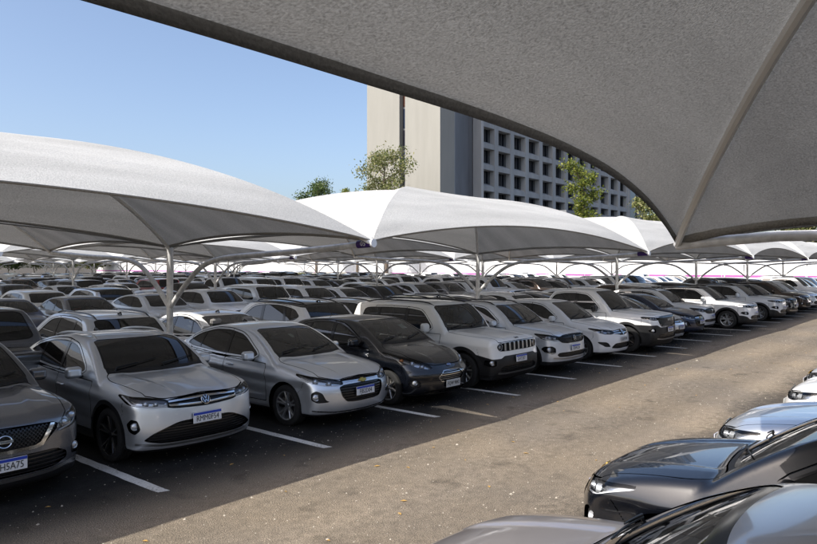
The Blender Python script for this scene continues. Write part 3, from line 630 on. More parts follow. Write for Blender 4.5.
# facade: fins, sloping spandrels, recessed windows
cw = 4.95; x0 = 87.05; nc = 12; fh = 3.45; z00 = 20.3 - 5 * fh - 1.72; nf = 13; yf = 55.
part('back_wall', (x0 + 33.6, yf + 6., TOP / 2), (67., 9., TOP), DARKC)
for c_ in range(1, nc + 1): part('fin', (x0 + cw * c_, yf + .45, TOP / 2), (1.15, .96, TOP), CONC)
prof = [(0, 0.), (0, .45), (1.25, 1.10), (1.25, 0)]
for f_ in range(nf):
    z0 = z00 + fh * f_
    for c_ in range(nc):
        xa, xb = x0 + cw * c_ + .57 + (0 if c_ else .1), x0 + cw * (c_ + 1) - .57
        g = Geo(); P = [(0, -.50), (0, .30), (1.40, .95), (1.40, -.50)]; V = [(xa - 72.8, yf + .02 + a - 52, z0 + b) for a, b in P] + [(xb - 72.8, yf + .02 + a - 52, z0 + b) for a, b in P]
        g.add(V, [(0, 1, 2, 3), (7, 6, 5, 4), (0, 4, 5, 1), (1, 5, 6, 2), (2, 6, 7, 3), (3, 7, 4, 0)]); new_obj('spandrel', g.mesh('spandrel', CONC), bld)
        if z0 + 2 < 9: continue
        xm = (xa + xb) / 2; w = new_obj('window', None, bld) if False else part('window', (xm, yf + 1.36, z0 + 1.95), (xb - xa - .06, .06, 2.1), PANE)
        g = Geo()
        rs = random.Random(f_ * 40 + c_)
        for (u, wd, dz) in ((-.55, .9, rs.uniform(.2, 1.9)), (.55, .9, rs.uniform(.2, 1.9))):
            if rs.random() < .8: g.box((xm + u * 1. - 72.8, yf + 1.315 - 52, z0 + 1.0 + .95 + 1.0 - dz / 2), (wd, .02, dz))
        if g.F: new_obj('blind', g.mesh('blind', BLIND), w) if False else None
        b1 = Geo(); b1.box((xm - .55 - 72.8, yf + 1.315 - 52, z0 + 2.0), (.75, .02, rs.uniform(1.2, 1.9))); new_obj('blind', b1.mesh('blind', BLIND), w)
        for u in (-1.05, 0., 1.05):
            b2 = Geo(); b2.box((xm + u - 72.8, yf + 1.29 - 52, z0 + 1.95), (.09, .05, 2.1)); new_obj('window_mullion', b2.mesh('window_mullion', WFR), w)
part('end_glazing', (150.8, 56.5, TOP / 2), (6.6, 1.2, TOP), plain('end_glass', (.03, .045, .08), .1, spec=.8)); part('end_fin', (147.1, 55.5, TOP / 2), (.8, 1.4, TOP), CONC); part('end_wall', (156, 57, TOP / 2), (4., 3., TOP), CONC)
wing = new_empty('low_block', (120, 48, 0), label='low flat-roofed grey block at the foot of the office block', category='building')
g = Geo(); g.box((0, 0, 5.4), (52, 9, 10.8)); new_obj('wall', g.mesh('low_wall', CONC), wing)
g = Geo(); g.box((0, 0, 10.95), (52.6, 9.6, .5)); new_obj('parapet', g.mesh('parapet', DARKC), wing)

# ------------------------------------------------------------------ trees
LEAFM = []
def leaf_mat(name, cols, tr=.35):
    m, nt, out = new_mat(name); L = nt.links.new
    oi = nd(nt, 'ShaderNodeNewGeometry'); r = ramp(nt, [(i / (len(cols) - 1), c) for i, c in enumerate(cols)]); L(oi.outputs['Random Per Island'], r.inputs['Fac'])
    d = nd(nt, 'ShaderNodeBsdfPrincipled'); d.inputs['Roughness'].default_value = .55; L(r.outputs[0], d.inputs['Base Color']); t = nd(nt, 'ShaderNodeBsdfTranslucent'); L(r.outputs[0], t.inputs['Color'])
    ms = nd(nt, 'ShaderNodeMixShader'); ms.inputs[0].default_value = tr; L(d.outputs[0], ms.inputs[1]); L(t.outputs[0], ms.inputs[2]); L(ms.outputs[0], out.inputs['Surface']); return m
BARK = plain('bark', (.13, .10, .075), .9, bump=(8, .6, .03))
def tree(name, label, base, h, crown_r, crown_z, n_leaf, leaf, mat, seed, limbs=9, squash=.8, airy=.5, group=None):
    rs = np.random.RandomState(seed); root = new_empty(name, base, 0, label=label, category='tree')
    if group: root['group'] = group
    g = Geo(); tips = []
    tp = [(0, 0, -.2), (.08 * h * .1, 0, h * .2), (rs.uniform(-.3, .3), rs.uniform(-.3, .3), h * .45), (rs.uniform(-.4, .4), rs.uniform(-.4, .4), h * .72), (rs.uniform(-.5, .5), rs.uniform(-.5, .5), h * .92)]
    g.tube(tp, [h * .018, h * .014, h * .011, h * .007, h * .003], 8); tr = new_obj('trunk', g.mesh('trunk', BARK, True), root); tp = np.array(tp)
    for k in range(limbs):
        a = 2.4 * k + rs.uniform(-.3, .3); f = .38 + .55 * (k + .5) / limbs; z = f * h; b = np.array([np.interp(z, tp[:, 2], tp[:, 0]), np.interp(z, tp[:, 2], tp[:, 1]), z])
        zz = np.clip((z - crown_z) / (h - crown_z), -.3, 1); ln = crown_r * (math.sqrt(max(.08, 1 - (2 * max(zz, 0) - 1) ** 2)) * .85 + .1) * rs.uniform(.75, 1.05); up = (.25 + .5 * f) * ln
        pts = [b + np.array([math.cos(a) * ln * t, math.sin(a) * ln * t, up * t ** 1.3]) + rs.normal(0, .04 * ln, 3) * t for t in np.linspace(0, 1, 6)]
        lg = Geo(); lg.tube(pts, np.linspace(h * .006, h * .0018, 6), 5); new_obj('limb', lg.mesh('limb', BARK, True), tr)
        tips += pts[2:]
        for q in range(3):
            p0 = pts[2 + q]; dv = rs.normal(0, 1, 3); dv[2] = abs(dv[2]) * .6; dv /= np.linalg.norm(dv); e = p0 + dv * ln * .45; tips += [p0 + (e - p0) * .5, e]
    tips += [tp[-1], tp[-1] + (.2, .2, h * .05), tp[-2]]
    tips = np.array(tips); n_c = len(tips); w = rs.uniform(.35, 1.3, n_c); w /= w.sum(); ci = rs.choice(n_c, n_leaf, p=w)
    P = tips[ci] + rs.normal(0, 1, (n_leaf, 3)) * crown_r * airy * .30 * np.array([1, 1, squash])
    s = leaf * rs.uniform(.6, 1.4, n_leaf); A = rs.normal(0, 1, (n_leaf, 3)); A /= np.linalg.norm(A, axis=1)[:, None]; B = rs.normal(0, 1, (n_leaf, 3)); B -= A * np.sum(A * B, 1)[:, None]; B /= np.linalg.norm(B, axis=1)[:, None]
    V = np.stack([P - A * s[:, None], P + B * s[:, None] * .5, P + A * s[:, None], P - B * s[:, None] * .5], 1).reshape(-1, 3); F = np.arange(n_leaf * 4).reshape(-1, 4)
    cr = new_obj('crown', mesh_from('crown', V, F, (mat,), False), root, kind='stuff'); return root
OLIVE = leaf_mat('olive_leaves', [(.06, .085, .02), (.13, .16, .04), (.24, .24, .09), (.33, .31, .15)])
LIME = leaf_mat('lime_leaves', [(.06, .09, .015), (.15, .19, .025), (.28, .29, .05)], .5)
DEEP = leaf_mat('deep_leaves', [(.025, .05, .012), (.06, .10, .022), (.10, .14, .03)])
def at_px(px, s):
    d = FWD + RGT * (px - 408.5) / 685; p = CAM + d * s; return (p[0], p[1], 0)
tree('pale_tree', 'airy olive tree with pale leaves in front of the beige tower', at_px(386, 92), 17.6, 3.9, 9.5, 8000, .16, OLIVE, 5, 14)
tree('round_tree', 'round dark tree against the open sky left of the tower', at_px(316, 100), 14.2, 3.6, 10.5, 8000, .17, DEEP, 8, 9)
tree('shrubby_tree', 'small bright green tree close beside the pale olive tree', at_px(357, 96), 13.2, 1.7, 10.5, 2400, .18, LIME, 11, 7)
tree('young_tree', 'slender young tree with lime green leaves before the square windows', at_px(581, 82), 15.0, 2.3, 6.5, 3600, .17, LIME, 14, 10, airy=.6)
tree('broad_tree', 'broad olive tree behind the canopies at the end of the facade', at_px(655, 96), 12.4, 3.2, 7., 6500, .2, OLIVE, 17, 9)
tree('far_tree', 'yellowish tree beyond the white tent', at_px(800, 105), 9.3, 4., 4.5, 6000, .22, OLIVE, 21, 9)
for k, px in enumerate((8, 34, 66, 92, 128, 214)):
    tree('boundary_tree', 'dark green tree on the boundary behind the farthest shelters', at_px(px, 150 + (k % 3) * 6), 5.6 + (k % 3) * .7, 4.6, 2., 5000, .30, OLIVE if k % 2 else DEEP, 30 + k, 8, group='trees on the far boundary')
# ------------------------------------------------------------------ wheels
def make_wheel(r, style):
    """wheel parts facing +y, hub at the origin: [(name, mesh, parent index)]"""
    w = style.get('w', .21); n = style.get('n', 5); dup = style.get('dup', 1); rm = MAT[style.get('mat', 'rim_silver')]
    rr = r * style.get('ratio', .70); hw = w / 2
    t = Geo()
    prof = [(rr * .97, -hw * .8), (rr, -hw * .92), (r * .90, -hw), (r * .975, -hw * .86), (r, -hw * .6)]
    for k in range(-2, 3):                                     # tread ribs
        y = k * hw * .24; prof += [(r, y - hw * .09), (r, y + hw * .07), (r - .007, y + hw * .075), (r - .007, y + hw * .145)]
    prof += [(r, hw * .62), (r * .975, hw * .86), (r * .90, hw), (rr * 1.02, hw * .95), (rr * .98, hw * .80)]
    t.lathe(prof, 40)
    d = Geo(); d.lathe([(.0, -.02), (rr * .72, -.02), (rr * .72, .0), (.0, .0)], 28)       # brake disc
    d.box((rr * .5, .01, rr * .25), (rr * .35, .05, rr * .5), bev=.01)
    g = Geo(); fy = hw * .86
    g.lathe([(rr * .90, -hw * .7), (rr * .955, -hw * .2), (rr * .94, fy * .7), (rr * .93, fy * .95), (rr * .97, fy), (rr * 1.005, fy * 1.02), (rr * 1.01, fy * .9)], 40)
    hub = fy - style.get('dish', .03)
    g.lathe([(.0, hub + .006), (.030, hub + .006), (.034, hub), (.062, hub - .004), (.070, hub - .03), (.05, hub - .06)], 20)
    acc = Geo()
    for k in range(n):
        for j in range(dup):
            a = 2 * math.pi * k / n + math.pi / 2; o = (j - (dup - 1) / 2)
            sp = style.get('spread', .16) * o; w0 = style.get('w0', .034); w1 = style.get('w1', .03)
            P = []
            for rad, ang, yy, ww in ((.045, a + sp * .5, hub - .002, w0), (rr * .55, a + sp, hub + .010, (w0 + w1) / 2), (rr * .96, a + sp * 1.25, fy - .004, w1)):
                c = np.array([rad * math.cos(ang), yy, rad * math.sin(ang)]); tang = np.array([-math.sin(ang), 0, math.cos(ang)])
                P += [c - tang * ww / 2, c - tang * ww * .32 + (0, .006, 0), c + tang * ww * .32 + (0, .006, 0), c + tang * ww / 2, c + tang * ww / 2 - (0, .035, 0), c - tang * ww / 2 - (0, .035, 0)]
            g.add(P, [(i * 6 + q, i * 6 + 6 + q, i * 6 + 6 + (q + 1) % 6, i * 6 + (q + 1) % 6) for i in range(2) for q in range(6)])
            if style.get('accent'):
                Q = [P[i] + np.array((0, .003, 0)) for i in (1, 2, 7, 8, 13, 14)]
                acc.add(Q, [(0, 2, 3, 1), (2, 4, 5, 3)])
    out = [('wheel', d.mesh('wheel_hub', MAT['brake'], True), None), ('tyre', t.mesh('tyre', MAT['rubber'], True), 0), ('rim', g.mesh('rim', rm, True), 0)]
    if style.get('accent'): out.append(('rim_face', acc.mesh('rim_face', MAT['satin'], True), 0))
    return out
WHEELS = {}
def wheel_parts(r, style):
    k = (r, tuple(sorted(style.items())))
    if k not in WHEELS: WHEELS[k] = make_wheel(r, style)
    return WHEELS[k]

# ------------------------------------------------------------------ car bodies
def nearest(field, axis, fixed, start, stop, n=600):
    """first zero of the field along an axis: fixed = the other two coordinates in order"""
    t = np.linspace(start, stop, n); o = [k for k in range(3) if k != axis]
    P = [None] * 3; P[axis] = t; P[o[0]] = np.full(n, fixed[0]); P[o[1]] = np.full(n, fixed[1])
    v = field(*P); i = np.argmax(v < 0)
    if not (v < 0).any(): return stop
    if i == 0: return t[0]
    return t[i - 1] + (t[i] - t[i - 1]) * v[i - 1] / (v[i - 1] - v[i])
def make_field(sp):
    L, W = sp['L'], sp['W']; hw = W / 2; xf = sp['fo']; xr = xf + sp['wb']; r = sp['wr']; Ra = r + sp.get('gap', .055)
    deck = spline(sp['deck'], True); belt = spline(sp['belt'], True); roof = spline(sp['roof'], True)
    nose = spline(sp['nose'], True); tail = spline(sp['tail'], True)
    plan = spline(sp.get('plan') or [(0, hw - .035), (.5, hw - .012), (1.2, hw), (L * .5, hw + .003), (L - 1.1, hw), (L - .5, hw - .02), (L, hw - .07)], True)
    sect = spline(sp.get('sect') or [(.15, -.10), (.28, -.045), (.42, -.030), (.58, -.022), (.72, -.008), (.80, .0), (.90, -.012), (1.0, -.045), (1.15, -.13)], True)
    (wx0, wz0), (wx1, wz1) = sp['ws']; wl = math.hypot(wx1 - wx0, wz1 - wz0); wd = ((wx1 - wx0) / wl, (wz1 - wz0) / wl)
    (rx0, rz0), (rx1, rz1) = sp['rg']; rl = math.hypot(rx1 - rx0, rz1 - rz0); rd = ((rx1 - rx0) / rl, (rz1 - rz0) / rl)
    sw, se = sp.get('sweep', (.26, 2.4)); rsw = sp.get('rsweep', .14); kc = sp.get('kc', .085); kt = sp.get('kt', .045)
    bow = sp.get('bow', .16); rbow = sp.get('rbow', .12); tum = sp.get('tum', .30); tc = sp.get('tc', .22); sh = sp.get('sh', .045)
    gr = sp.get('gk', .06); crown = sp.get('crown', .055); zb = sp.get('zb', .20); cr = sp.get('crease', .018)
    cz = sp.get('cline'); fl = sp.get('flare', .012); gt = sp.get('gtaper', .0); hl = sp.get('hcrease', ((.3, .36), (1.1, .50)))
    def field(x, y, z):
        ay = np.abs(y); w = plan(x); zn = z / belt(x); s = sect(zn)
        if cz:                                                    # character line along the doors
            zc = cz[0] + (x - 2) * cz[1]; dz = z - zc
            s = s + cz[2] * 1.0 - .26 * .010 * np.logaddexp(0, dz / .010) * np.clip((L - .3 - x) * 2, 0, 1) - cz[2] * 1.2 * np.exp(-((dz + .10) / .07) ** 2)
            s = s - .013 * np.exp(-((z - .47) / .045) ** 2) * np.clip((x - xf - .4) * 4, 0, 1) * np.clip((xr - .4 - x) * 4, 0, 1)
        rf = np.hypot(x - xf, z - r); rr = np.hypot(x - xr, z - r)
        s = s + fl * (np.exp(-((rf - Ra) / .06) ** 2) + np.exp(-((rr - Ra) / .06) ** 2))
        side = ay - (w + s)
        u = np.clip(ay / hw, 0, 1.15)
        hc = np.interp(x, [hl[0][0], hl[1][0]], [hl[0][1], hl[1][1]])
        T = deck(x) - crown * u ** 2.4
        if cr: T = T + cr * (1 / (1 + np.exp(-(ay - hc) / .012))) * np.clip((1.5 - x) * 3, 0, 1) * np.clip((.80 - ay) * 5, 0, 1)
        top = (z - T) * .94
        front = nose(z) + sw * u ** se - x
        rear = x - (L - tail(z) - rsw * u ** 2.6)
        low = smax(side, top, kt); low = smax(low, front, kc); low = smax(low, rear, kc); low = smax(low, zb + .10 * np.clip((.55 - x) * 2, 0, 1) * 0 - z, .06)
        bz = belt(x); h = z - bz
        g = ay - (w - sh - tum * np.maximum(h, -.05) - tc * np.maximum(h, 0) ** 2 - gt * np.clip(x - 2.2, 0, 3) ** 1.6)
        xe = x - bow * ay ** 2; t = ((xe - wx0) * wd[0] + (z - wz0) * wd[1]) / wl
        fw = -(xe - wx0) * wd[1] + (z - wz0) * wd[0] - .035 * 4 * np.clip(t, -.3, 1.3) * (1 - np.clip(t, -.3, 1.3))
        xe = x + rbow * ay ** 2; t = ((xe - rx0) * rd[0] + (z - rz0) * rd[1]) / rl
        fr = (xe - rx0) * (-rd[1]) + (z - rz0) * rd[0] - .025 * 4 * np.clip(t, -.3, 1.3) * (1 - np.clip(t, -.3, 1.3))
        fz = z - (roof(x) - sp.get('rcrown', .035) * (ay / .6) ** 2.2)
        g = smax(smax(smax(fw, fz, gr), fr, gr), g, gr); g = smax(g, (bz - .14) - z, .03)
        out = smin(low, g, sp.get('kj', .022))
        if sp.get('extra'): out = sp['extra'](out, x, ay, z)
        return out
    return field, dict(deck=deck, belt=belt, roof=roof, Ra=Ra, xf=xf, xr=xr, r=r, hw=hw, plan=plan)
def stroke_geo(lines, w, d):
    """2D strokes (y, z) as thin bars on the plane x = 0, facing -x"""
    g = Geo()
    for ln in lines:
        g.ribbon([(0, a, b) for a, b in ln], w, d, np.cross((1, 0, 0), (0, ln[1][0] - ln[0][0], ln[1][1] - ln[0][1])) + 1e-6)
    return g
def ring_pts(ry, rz, n=28): return [(ry * math.cos(2 * math.pi * k / n), rz * math.sin(2 * math.pi * k / n)) for k in range(n + 1)]
def emblem_parts(kind):
    """[(name, mesh, parent index)] around the origin, facing -x"""
    P = []
    def ring(r, t, rz=None):
        g = Geo(); g.tube([(0, a, b) for a, b in ring_pts(r, rz or r)], t, 6, cap=False); return g
    def disc(ry, rz, mat, t=.006, name='emblem'):
        g = Geo(); n = 28; R = ring_pts(ry, rz, n)[:-1]
        g.add([(-t, a, b) for a, b in R] + [(t, a, b) for a, b in R], [tuple(range(n)), tuple(range(2 * n - 1, n - 1, -1))] + [(k, k + n, (k + 1) % n + n, (k + 1) % n) for k in range(n)])
        return g.mesh(name, MAT[mat], True)
    if kind == 'vw':
        P.append(('emblem', disc(.058, .058, 'gloss_black'), None)); P.append(('emblem_ring', ring(.058, .006).mesh('ring', MAT['chrome'], True), 0))
        V = stroke_geo([[(-.023, .052), (0, .004)], [(0, .004), (.023, .052)], [(-.047, .030), (-.022, -.045)], [(-.022, -.045), (0, -.004)], [(0, -.004), (.022, -.045)], [(.022, -.045), (.047, .030)]], .009, .006)
        V.V = [(a - .008, b, c) for a, b, c in V.V]; P.append(('emblem_letters', V.mesh('letters', MAT['chrome']), 0))
    elif kind == 'bowtie':
        g = Geo(); pts = [(-.075, -.017), (-.028, -.017), (-.034, -.034), (.028, -.034), (.034, -.017), (.082, -.017), (.075, .017), (.028, .017), (.034, .034), (-.028, .034), (-.034, .017), (-.082, .017)]
        n = len(pts); g.add([(-.008, a, b) for a, b in pts] + [(.004, a, b) for a, b in pts], [tuple(range(n))] + [(k, k + n, (k + 1) % n + n, (k + 1) % n) for k in range(n)])
        P.append(('emblem', g.mesh('bowtie', MAT['gold']), None))
    elif kind == 'oval':
        P.append(('emblem', disc(.058, .024, 'emblem_blue'), None)); P.append(('emblem_ring', ring(.058, .003, .024).mesh('ring', MAT['chrome'], True), 0))
        V, F = text_mesh('Ford', .040, .001); g = Geo(); g.add([(-.008 - c, -a, b) for a, b, c in V], F); P.append(('emblem_letters', g.mesh('letters', MAT['chrome']), 0))
    elif kind == 'bar':
        P.append(('emblem', ring(.066, .008, .058).mesh('ring', MAT['chrome'], True), None))
        g = Geo(); g.box((-.004, 0, 0), (.012, .165, .030), bev=.003); P.append(('emblem_bar', g.mesh('bar', MAT['chrome']), 0))
        V, F = text_mesh('NISSAN', .026, .001, 1.25); g = Geo(); g.add([(-.011 - c, -a, b) for a, b, c in V], F); P.append(('emblem_letters', g.mesh('letters', MAT['plate_ink']), 0))
    elif kind == 'diamond':
        S = [[(0, .075), (.038, 0)], [(.038, 0), (0, -.075)], [(0, -.075), (-.038, 0)], [(-.038, 0), (0, .075)]]
        P.append(('emblem', stroke_geo(S, .020, .014).mesh('diamond', MAT['chrome']), None))
    elif kind in ('jeep', 'ram'):
        V, F = text_mesh('Jeep' if kind == 'jeep' else 'RAM', .07 if kind == 'jeep' else .09, .003, 1.1); g = Geo(); g.add([(-c, -a, b) for a, b, c in V], F)
        P.append(('emblem', g.mesh('letters', MAT['satin' if kind == 'ram' else 'gloss_black']), None))
    elif kind == 'disc':
        P.append(('emblem', disc(.045, .045, 'chrome'), None)); P.append(('emblem_centre', disc(.032, .032, 'gloss_black', .008), 0))
    return P
MIRROR = {}
def mirror_mesh():
    if 'm' not in MIRROR:
        def f(x, y, z):
            q = np.sqrt((np.maximum(np.abs(y) - .055, 0) / 1.) ** 2 + (np.maximum(np.abs(z) - .028, 0)) ** 2 + ((x) / 1.5) ** 2) - .048 + .10 * x * np.abs(x)
            return smax(q, x - .035, .012)
        m = surfnet(f, (-.14, -.16, -.13), (.14, .16, .13), .018)
        MIRROR['m'] = m
    return MIRROR['m']
def place_geo(g, M, loc):
    """rotate a Geo by a 3x3 matrix and move it"""
    V = np.asarray(g.V) @ np.asarray(M).T + np.asarray(loc); g.V = [tuple(v) for v in V]; return g
def orient(nrm):
    """matrix whose -x column looks along nrm, z stays up"""
    n = np.asarray(nrm, float); n = n / np.linalg.norm(n); x = -n; y = np.cross((0, 0, 1), x); y /= np.linalg.norm(y); z = np.cross(x, y)
    return np.stack([x, y, z], 1)
def build_car(sp, hi=True):
    """-> list of dict(name, mesh, mat, parent, loc, rz); mat 'paint' is filled in per car. Front at local -x, origin on the ground at mid length."""
    field, c = make_field(sp); L, W = sp['L'], sp['W']; hw = c['hw']; Ra, xf, xr, r = c['Ra'], c['xf'], c['xr'], c['r']; belt = c['belt']
    Htop = max(p[1] for p in sp['roof']) + .08
    h = sp.get('res', .030) if hi else .062
    n = int(math.ceil((hw + .12) / h)); M = surfnet(field, (-.12, -n * h, .06), (L + .12, n * h, Htop), h)
    if hi:
        cx = M.V[M.F].mean(1); M = refine(M, (cx[:, 0] < .62) & (cx[:, 2] < sp['ws'][0][1] + .02) & (cx[:, 2] > .22))
    rec = []; off = np.array([-L / 2, 0, 0])
    def add(name, me, mat, parent=None, loc=None, rz=0.): rec.append(dict(name=name, mesh=me, mat=mat, parent=parent, loc=loc, rz=rz)); return len(rec) - 1
    def tm(name, m, mat, parent=None, rim=0., d=0.):
        if m.empty(): return None
        if d: m = offset(m, d)
        if rim: m = with_rim(m, rim)
        m = TM(m.V + off, m.N, m.F); return add(name, tm_mesh(name, m), mat, parent)
    def tms(name, m, mat, parent=None, rim=0., d=0.):
        for p in components(m): tm(name, p, mat, parent, rim, d)
    def geo(name, g, mat, parent=None, smooth=True):
        g.V = [(a + off[0], b, cc) for a, b, cc in g.V]; return add(name, g.mesh(name, None, smooth), mat, parent)
    def pairs(m):
        a, b = split(m, m.V[:, 1]); return [a, b]
    A = lambda m: np.abs(m.V[:, 1])
    def rem(): return M
    # wheel openings
    for xc in (xf, xr):
        _, M = split(M, np.maximum(np.hypot(M.V[:, 0] - xc, M.V[:, 2] - r) - Ra, .40 - A(M)))
    # side glass
    dlo = chaikin(sp['dlo'], 2, .16); phi_dlo = lambda m: np.maximum(sd_poly(dlo, m.V[:, 0], m.V[:, 2]), .40 - A(m))
    D, M = split(M, phi_dlo(M))
    sides = pairs(D)
    for S in sides:
        if S.empty(): continue
        pill = np.full(len(S.V), 1e9)
        for (xa, xb, wd) in sp['pillars']:                          # (x at belt, x at roof, width)
            xx = xa + (xb - xa) * (S.V[:, 2] - 1.0) / .4; pill = np.minimum(pill, np.abs(S.V[:, 0] - xx) - wd / 2)
        gl, tr = split(S, np.maximum(sd_poly(dlo, S.V[:, 0], S.V[:, 2]) + .016, -pill))
        tms('window_trim', tr, sp.get('trim', 'gloss_black'), rim=.012, d=-.001)
        xs = sorted((xa + xb) / 2 for xa, xb, _ in sp['pillars'])
        for xx in xs + [None]:
            if xx is None: piece = gl
            else: piece, gl = split(gl, gl.V[:, 0] - (xx if True else 0))
            tms('side_window', piece, sp.get('side_glass', 'glass_dark'), d=-.006)
    # windscreen and rear window
    (wx0, wz0), (wx1, wz1) = sp['ws']; xm = (wx1 + sp['rg'][0][0]) / 2
    def gw(z, x): return c['plan'](x) - sp.get('sh', .045) - sp.get('tum', .3) * (z - belt(x)) - sp.get('tc', .22) * max(z - belt(x), 0) ** 2
    wb_, wt_ = gw(wz0 + .05, wx0 + .1) - .085, gw(wz1 - .03, wx1) - .075
    pol = chaikin([(-.9 * 0 - wb_, wz0 + .045), (-wt_, wz1 - .020), (wt_, wz1 - .020), (wb_, wz0 + .045)], 2, .07)
    G, M = split(M, np.maximum(sd_poly(pol, M.V[:, 1], M.V[:, 2] - .02 * (M.V[:, 1] / .6) ** 2 * 0), M.V[:, 0] - xm))
    W0 = G
    fr, gl = split(G, -(sd_poly(pol, G.V[:, 1], G.V[:, 2]) + .028))
    i = tm('windscreen', gl, sp.get('front_glass', 'glass_tint'), d=-.005)
    tm('windscreen_border', fr, 'gloss_black', i, rim=.012, d=-.005)
    (rx0, rz0), (rx1, rz1) = sp['rg']; rb_, rt_ = gw(rz1 + .03, rx1 - .1) - sp.get('rpil', .13), gw(rz0 - .04, rx0) - .10
    if sp.get('gtaper'): rb_ -= sp['gtaper'] * max(rx1 - 2.3, 0) ** 1.6; rt_ -= sp['gtaper'] * max(rx0 - 2.2, 0) ** 1.6
    pol2 = chaikin([(-rb_, rz1 + .035), (-rt_, rz0 - .03), (rt_, rz0 - .03), (rb_, rz1 + .035)], 2, .08)
    G, M = split(M, np.maximum(sd_poly(pol2, M.V[:, 1], M.V[:, 2]), xm - M.V[:, 0]))
    fr, gl = split(G, -(sd_poly(pol2, G.V[:, 1], G.V[:, 2]) + .022))
    i = tm('rear_window', gl, sp.get('side_glass', 'glass_dark'), d=-.005); tm('rear_window_border', fr, 'gloss_black', i, rim=.012, d=-.005)
    # lamps, grilles, intakes
    q = lambda m: A(m) + .45 * m.V[:, 0]; qr = lambda m: A(m) + .45 * (L - m.V[:, 0])
    for ft in sp['front']:
        k = ft['kind']; sm = ft.get('smooth', 2); pol = chaikin(ft['poly'], sm, ft.get('c', .14)) if 'poly' in ft else None
        if not hi and k in ('strip', 'fog'): continue
        if k == 'lamp':
            G, M = split(M, np.maximum(sd_poly(pol, q(M), M.V[:, 2]), M.V[:, 0] - 1.3))
            for S in pairs(G):
                if S.empty(): continue
                if not hi: tm('headlight', S, 'housing', rim=.01); continue
                S = refine(S, np.ones(len(S.F), bool)); S = refine(S, np.ones(len(S.F), bool))
                i = tm('headlight', S, 'lens', d=-.001)
                back = offset(S, -.055); bk = with_rim(TM(S.V - S.N * .003, S.N, S.F), .055)
                rimonly = TM(bk.V, bk.N, bk.F[len(S.F):])
                tm('lamp_housing', join_tm(back, rimonly), ft.get('house', 'housing'), i)
                sg = 1 if S.V[:, 1].mean() > 0 else -1
                for (pq, pz, pr, pm) in ft.get('bulbs', []):
                    d2 = np.hypot(q(S) - pq, S.V[:, 2] - pz); j = np.argmin(d2); p = S.V[j]; nn = S.N[j] * .4 + np.array([-1., 0, 0]); nn /= np.linalg.norm(nn)
                    g = Geo(); g.lathe([(0, -.020), (pr * .5, -.017), (pr * .85, -.008), (pr * .95, .004), (pr * 1.02, -.006), (pr * 1.08, .03)], 16, 'x'); place_geo(g, orient(nn), p - S.N[j] * .028)
                    geo('lamp_projector', g, pm, i)
                for (ln, wd) in ft.get('drl', []):
                    st, _ = split(S, sd_line(ln, q(S), S.V[:, 2]) - wd); tms('light_strip', st, 'drl', i, d=-.020)
                for (ln, wd) in ft.get('dark', []):
                    st, _ = split(S, sd_line(ln, q(S), S.V[:, 2]) - wd); tms('lamp_bezel', st, 'housing_dark', i, d=-.026)
        elif k == 'grille':
            co = A(M) if ft.get('space', 'y') == 'y' else q(M)
            G, M = split(M, np.maximum(sd_poly(pol, co, M.V[:, 2]), M.V[:, 0] - ft.get('xmax', .75)))
            if G.empty(): continue
            if not hi: tm('grille', G, 'mesh_black', d=-.015, rim=.0); continue
            dp = ft.get('depth', .04); G0 = G; G = refine(G, np.ones(len(G.F), bool)) if ft.get('slats', ('h',))[0] != 'x' else refine(refine(G, np.ones(len(G.F), bool)), np.ones(len(G.F) * 4, bool))
            back = offset(G, -dp); bk = with_rim(G, dp); i = tm('grille' if ft.get('name') is None else ft['name'], join_tm(back, TM(bk.V, bk.N, bk.F[len(G.F):])), 'mesh_black')
            co = (lambda m: A(m)) if ft.get('space', 'y') == 'y' else q
            if 'slats' in ft:
                ax, pitch, frac, mt, do = ft['slats']
                v = G.V[:, 2] if ax == 'h' else A(G)
                if ax == 'x':                                               # diagonal mesh
                    v1 = np.abs(((G.V[:, 1] + G.V[:, 2]) / pitch) % 1 - .5) * pitch; v2 = np.abs(((G.V[:, 1] - G.V[:, 2]) / pitch) % 1 - .5) * pitch
                    S, _ = split(G, np.minimum(v1, v2) - frac * pitch / 2); tm('grille_mesh', S, mt, i, d=do, rim=.006)
                elif ax == 'h':
                    z0, z1 = G.V[:, 2].min(), G.V[:, 2].max(); nb = max(1, int(round((z1 - z0) / pitch)))
                    for s_ in range(nb):
                        zc = z0 + (s_ + .5) * (z1 - z0) / nb; S, _ = split(G, np.abs(G.V[:, 2] - zc) - frac * pitch / 2); tms('grille_bar', S, mt, i, d=do, rim=.010)
                else:
                    y1 = np.abs(G.V[:, 1]).max(); nb = ft.get('count', 7)
                    for s_ in range(nb):
                        yc = -y1 + (s_ + .5) * 2 * y1 / nb; S, _ = split(G, np.abs(G.V[:, 1] - yc) - frac * pitch / 2); tms('grille_bar', S, mt, i, d=do, rim=.010)
            for (ln, wd, mt) in ft.get('bars', []):
                S, _ = split(G, sd_line(ln, co(G), G.V[:, 2]) - wd); tms('grille_trim', S, mt, i, d=ft.get('bar_out', .004), rim=.014)
            if 'frame' in ft:
                S, _ = split(G, -(sd_poly(pol, co(G), G.V[:, 2]) + ft['frame'][0])); tm('grille_frame', S, ft['frame'][1], i, d=.006, rim=.016)
        elif k == 'recess':
            G, M = split(M, np.maximum(sd_poly(pol, q(M), M.V[:, 2]), M.V[:, 0] - 1.0))
